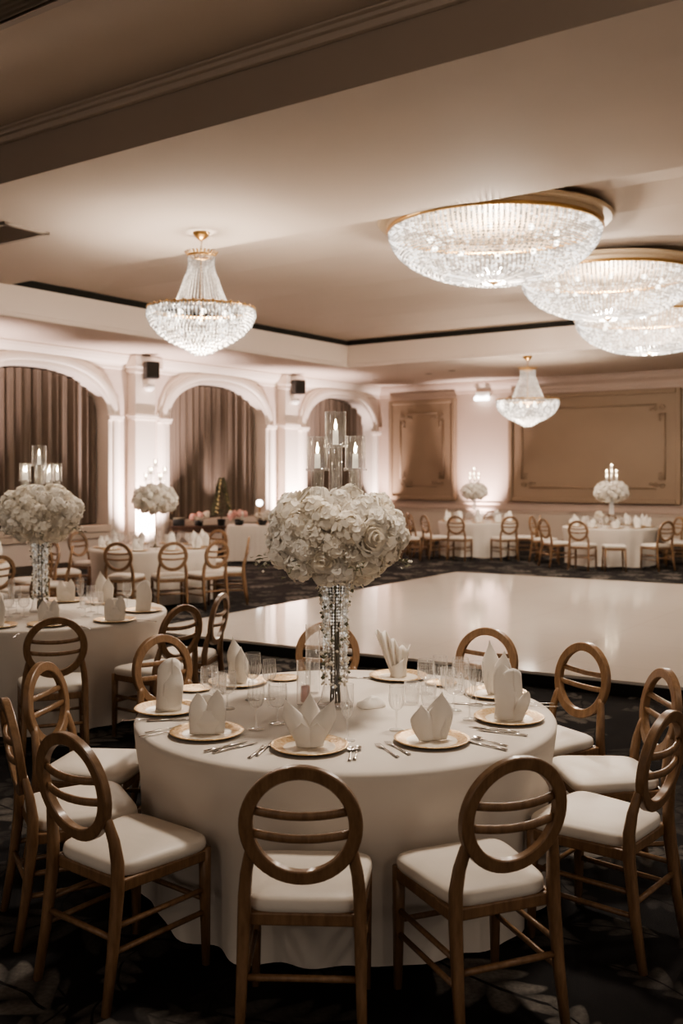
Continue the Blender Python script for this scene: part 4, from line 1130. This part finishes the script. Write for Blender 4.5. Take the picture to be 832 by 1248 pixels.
# ------------------------------------------------------------------ chandeliers
def basket_chandelier(loc, label):
    e = empty('basket_chandelier', loc); tag(e, label, 'chandelier')
    q = MB(); q.lathe([(.001, 0), (.095, 0), (.098, -.012), (.085, -.035), (.05, -.075), (.025, -.09), (.001, -.10)], 20); q.build('ceiling_rose', M['brass'], e, smooth=True)
    q = MB()
    for k in range(5):
        zc_ = -.11 - k * .035; v = k % 2
        q.tube([(.011 * cos(a) * (1 - v), .011 * cos(a) * v, zc_ + .022 * sin(a)) for a in [2 * PI * i / 10 for i in range(10)]], .0035, 5, closed=True)
    q.build('chain', M['brass'], e, smooth=True)
    q = MB(); q.lathe([(.150, -.265), (.163, -.262), (.168, -.285), (.150, -.288), (.150, -.265)], 28)
    for i in range(26):
        a = 2 * PI * i / 26; ca, sa = cos(a), sin(a)
        q.tube([(.160 * ca, .160 * sa, -.27), (.185 * ca, .185 * sa, -.235), (.198 * ca, .198 * sa, -.225)], [(.011, .005), (.011, .004), (.003, .002)], 5)
    for i in range(6):
        a = PI * i / 3; q.tube([(.156 * cos(a), .156 * sin(a), -.275), (0, 0, -.25)], .006, 5)
    q.tube([(0, 0, -.24), (0, 0, -1.05)], .009, 6)
    q.build('crown', M['brass'], e, smooth=True)
    q = MB(); n = 40                                         # upper tent of strands
    for i in range(n):
        a = 2 * PI * i / n
        for j in range(34):
            t = j / 33; z = -.285 - .58 * t; r = .158 - .03 * math.sin(min(1, t * 2.2) * PI) * .6 + .17 * t ** 1.7
            q.bead((r * cos(a), r * sin(a), z), .0085, .010)
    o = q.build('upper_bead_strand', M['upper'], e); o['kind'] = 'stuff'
    q = MB(); q.lathe([(.600, -.885), (.615, -.885), (.622, -.905), (.610, -.925), (.598, -.925), (.600, -.885)], 56)
    for i in range(36):
        a = 2 * PI * i / 36; q.bead((.618 * cos(a), .618 * sin(a), -.885), .022, .018)
    q.build('rim_ring', M['brass'], e, smooth=True)
    q = MB(); rows = 17                                      # bowl of drops in stepped tiers
    for j in range(rows):
        t = j / (rows - 1); z = -.92 - .50 * t
        tab = [(0, 1), (.12, 1.01), (.3, .95), (.5, .82), (.66, .64), (.76, .50), (.83, .37), (.9, .27), (1.0, .13)]
        for (ta, ra), (tb, rb) in zip(tab, tab[1:]):
            if ta <= t <= tb + 1e-6: r = .62 * (ra + (rb - ra) * (t - ta) / (tb - ta)); break
        k = max(6, int(2 * PI * r / .043))
        for i in range(k):
            a = 2 * PI * (i + .5 * (j % 2)) / k
            q.bead((r * cos(a), r * sin(a), z + random.uniform(-.006, .006)), .0165, .024)
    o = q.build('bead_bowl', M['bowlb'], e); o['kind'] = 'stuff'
    for i in range(8):
        a = 2 * PI * i / 8 + .2; q = MB(); q.ball((.36 * cos(a), .36 * sin(a), -.98), .035, 10, 6); q.build('bulb', M['bulb'], e, smooth=True)
    return e
B1 = (-1.64, 11.52, NEAR); B2 = (3.78, 20.0, SOF)
basket_chandelier(B1, 'brass and crystal basket chandelier hanging alone nearest the arches')
basket_chandelier(B2, 'small-looking brass and crystal basket chandelier hanging before the large wall panel')
def dome_mesh(R, D):
    q = MB(); rows = 24
    for j in range(rows):
        t = j / (rows - 1)
        r = R * math.sqrt(max(0, 1 - t ** 2.15)) if t < .97 else R * .12
        z = -.03 - D * t ** 1.05
        k = max(10, int(2 * PI * r / .058))
        if t < .55: k = int(2 * PI * R / .058)
        for i in range(k):
            a = 2 * PI * i / k
            q.bead((r * cos(a), r * sin(a), z), .0235, .0150)
    # star of long prisms under the centre
    for i in range(40):
        a = 2 * PI * i / 40
        q.tube([(.14 * cos(a), .14 * sin(a), -D - .012), (.58 * cos(a), .58 * sin(a), -D * .93 - .01)], .011, 4)
    return q
DM = dome_mesh(1.21, .60).mesh('bead_bowl', M['bowl'])
def dome_light(loc, drop, label, R=1.21):
    e = empty('dome_chandelier', loc); tag(e, label, 'chandelier', 'crystal dome ceiling lights')
    q = MB(); q.lathe([(.001, 0), (R * 1.115, 0), (R * 1.12, -.015), (R * 1.10, -.04), (R * 1.03, -.055), (R * 1.02, -drop)], 72); q.lathe([(R * 1.02, -drop), (R * .98, -drop), (R * .97, -.02), (.001, -.02)], 72, mi=1); q.build('ceiling_plate', [M['plate'], M['liner']], e, smooth=False)
    q = MB(); q.lathe([(R * .985, -drop), (R * 1.03, -drop), (R * 1.035, -drop - .022), (R * 1.01, -drop - .04), (R * .985, -drop - .035), (R * .985, -drop)], 72); q.build('rim_ring', M['brass'], e, smooth=True)
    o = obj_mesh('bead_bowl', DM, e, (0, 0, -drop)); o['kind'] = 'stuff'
    for i in range(10):
        a = 2 * PI * i / 10 + .1; q = MB(); q.ball((R * .62 * cos(a), R * .62 * sin(a), -drop - .14), .035, 10, 6); q.build('bulb', M['bulb'], e, smooth=True)
    q = MB(); q.lathe([(.001, -drop - .60), (.05, -drop - .605), (.06, -drop - .62), (.03, -drop - .64), (.001, -drop - .65)], 14); q.build('finial', M['brass'], e, smooth=True)
M['liner'] = pbr('dull gold liner', (.20,.15,.10), .6)
M['plate'] = pbr('cream gold plate', (.60,.47,.32), .5, .1)
D1 = (1.77, 11.45); D2 = (3.84, 14.2); D3 = (5.22, 16.7)
dome_light((D1[0], D1[1], UP), .10, 'big crystal dome ceiling light nearest us, largest of the three')
dome_light((D2[0], D2[1], UP), .10, 'crystal dome ceiling light in the middle of the three')
dome_light((D3[0], D3[1], UP), .30, 'crystal dome ceiling light farthest back, lowest of the three')

# ------------------------------------------------------------------ lights
def pt(loc, power, col, r=.08, name='lamp'):
    l = bpy.data.lights.new(name, 'POINT'); l.energy = power; l.color = col; l.shadow_soft_size = r
    o = bpy.data.objects.new(name, l); COL.objects.link(o); o.location = loc
def spot(loc, target, power, col, ang, blend=.6, r=.05):
    l = bpy.data.lights.new('uplight_or_fill', 'SPOT'); l.energy = power; l.color = col; l.spot_size = math.radians(ang); l.spot_blend = blend; l.shadow_soft_size = r
    o = bpy.data.objects.new('uplight_or_fill', l); COL.objects.link(o); o.location = loc
    o.rotation_euler = (Vector(target) - Vector(loc)).to_track_quat('-Z', 'Y').to_euler()
WARM = (1.0, .87, .74)
for d, dr in ((D1, .1), (D2, .1), (D3, .30)): pt((d[0], d[1], UP - dr - .42), 300, WARM, .12)
pt((B1[0], B1[1], NEAR - 1.22), 140, WARM, .2); pt((B2[0], B2[1], SOF - 1.22), 90, WARM, .15)
PK = (1.0, .80, .76)
for yc in (-4.25, -9.05, -13.9):
    spot(RW(.95, yc, .1), RW(.2, yc, 1.9), 1300, PK, 84, .9)
spot(RW(.55, -.85, .1), RW(.15, -.1, 2.4), 650, PK, 50, .9); spot(RW(3.2, -.75, .1), RW(3.2, 0, 2.0), 900, PK, 62, .9)
spot(RW(.75, -6.9, .8), RW(-.25, -6.5, 1.9), 110, PK, 42, .9)
# unseen ceiling spots that light the nearest tables
def down(loc, tgt, p, ang, r=.25, col=WARM): spot(loc, tgt, p, col, ang, .9, r)
down((.9, 5.3, NEAR - .03), (.1, 4.9, .7), 330, 62)
down((-2.2, 8.6, NEAR - .03), (-2.3, 7.8, .7), 150, 60)

down((-1.5, 1.6, BAY - .03), (-.03, 4.6, 1.55), 260, 16, .15); down((-3.2, 4.6, BAY - .03), (-2.36, 7.7, 1.5), 200, 14, .15)  # unseen pin spots added to brighten the two front flower balls
for lx, ly in ((-3.0, -1.5), (2.5, -3.5), (4.0, 2.5)): pt((lx, ly, 4.0), 38, WARM, .35)  # unseen fill lamps added to brighten the bay and the foreground
w = bpy.data.worlds.new('world'); scene.world = w; w.use_nodes = True
bg = w.node_tree.nodes['Background']; bg.inputs[0].default_value = (1.0, .87, .77, 1); bg.inputs[1].default_value = .24

# ------------------------------------------------------------------ render look
cy = scene.cycles
cy.use_denoising = True
try: cy.denoiser = 'OPENIMAGEDENOISE'
except Exception: pass
cy.max_bounces = 8; cy.diffuse_bounces = 4; cy.glossy_bounces = 4; cy.transmission_bounces = 6; cy.transparent_max_bounces = 24
cy.sample_clamp_indirect = 4.0; cy.caustics_reflective = False; cy.caustics_refractive = False
scene.view_settings.view_transform = 'AgX'
scene.view_settings.look = 'AgX - Medium High Contrast'
scene.view_settings.exposure = 0.8
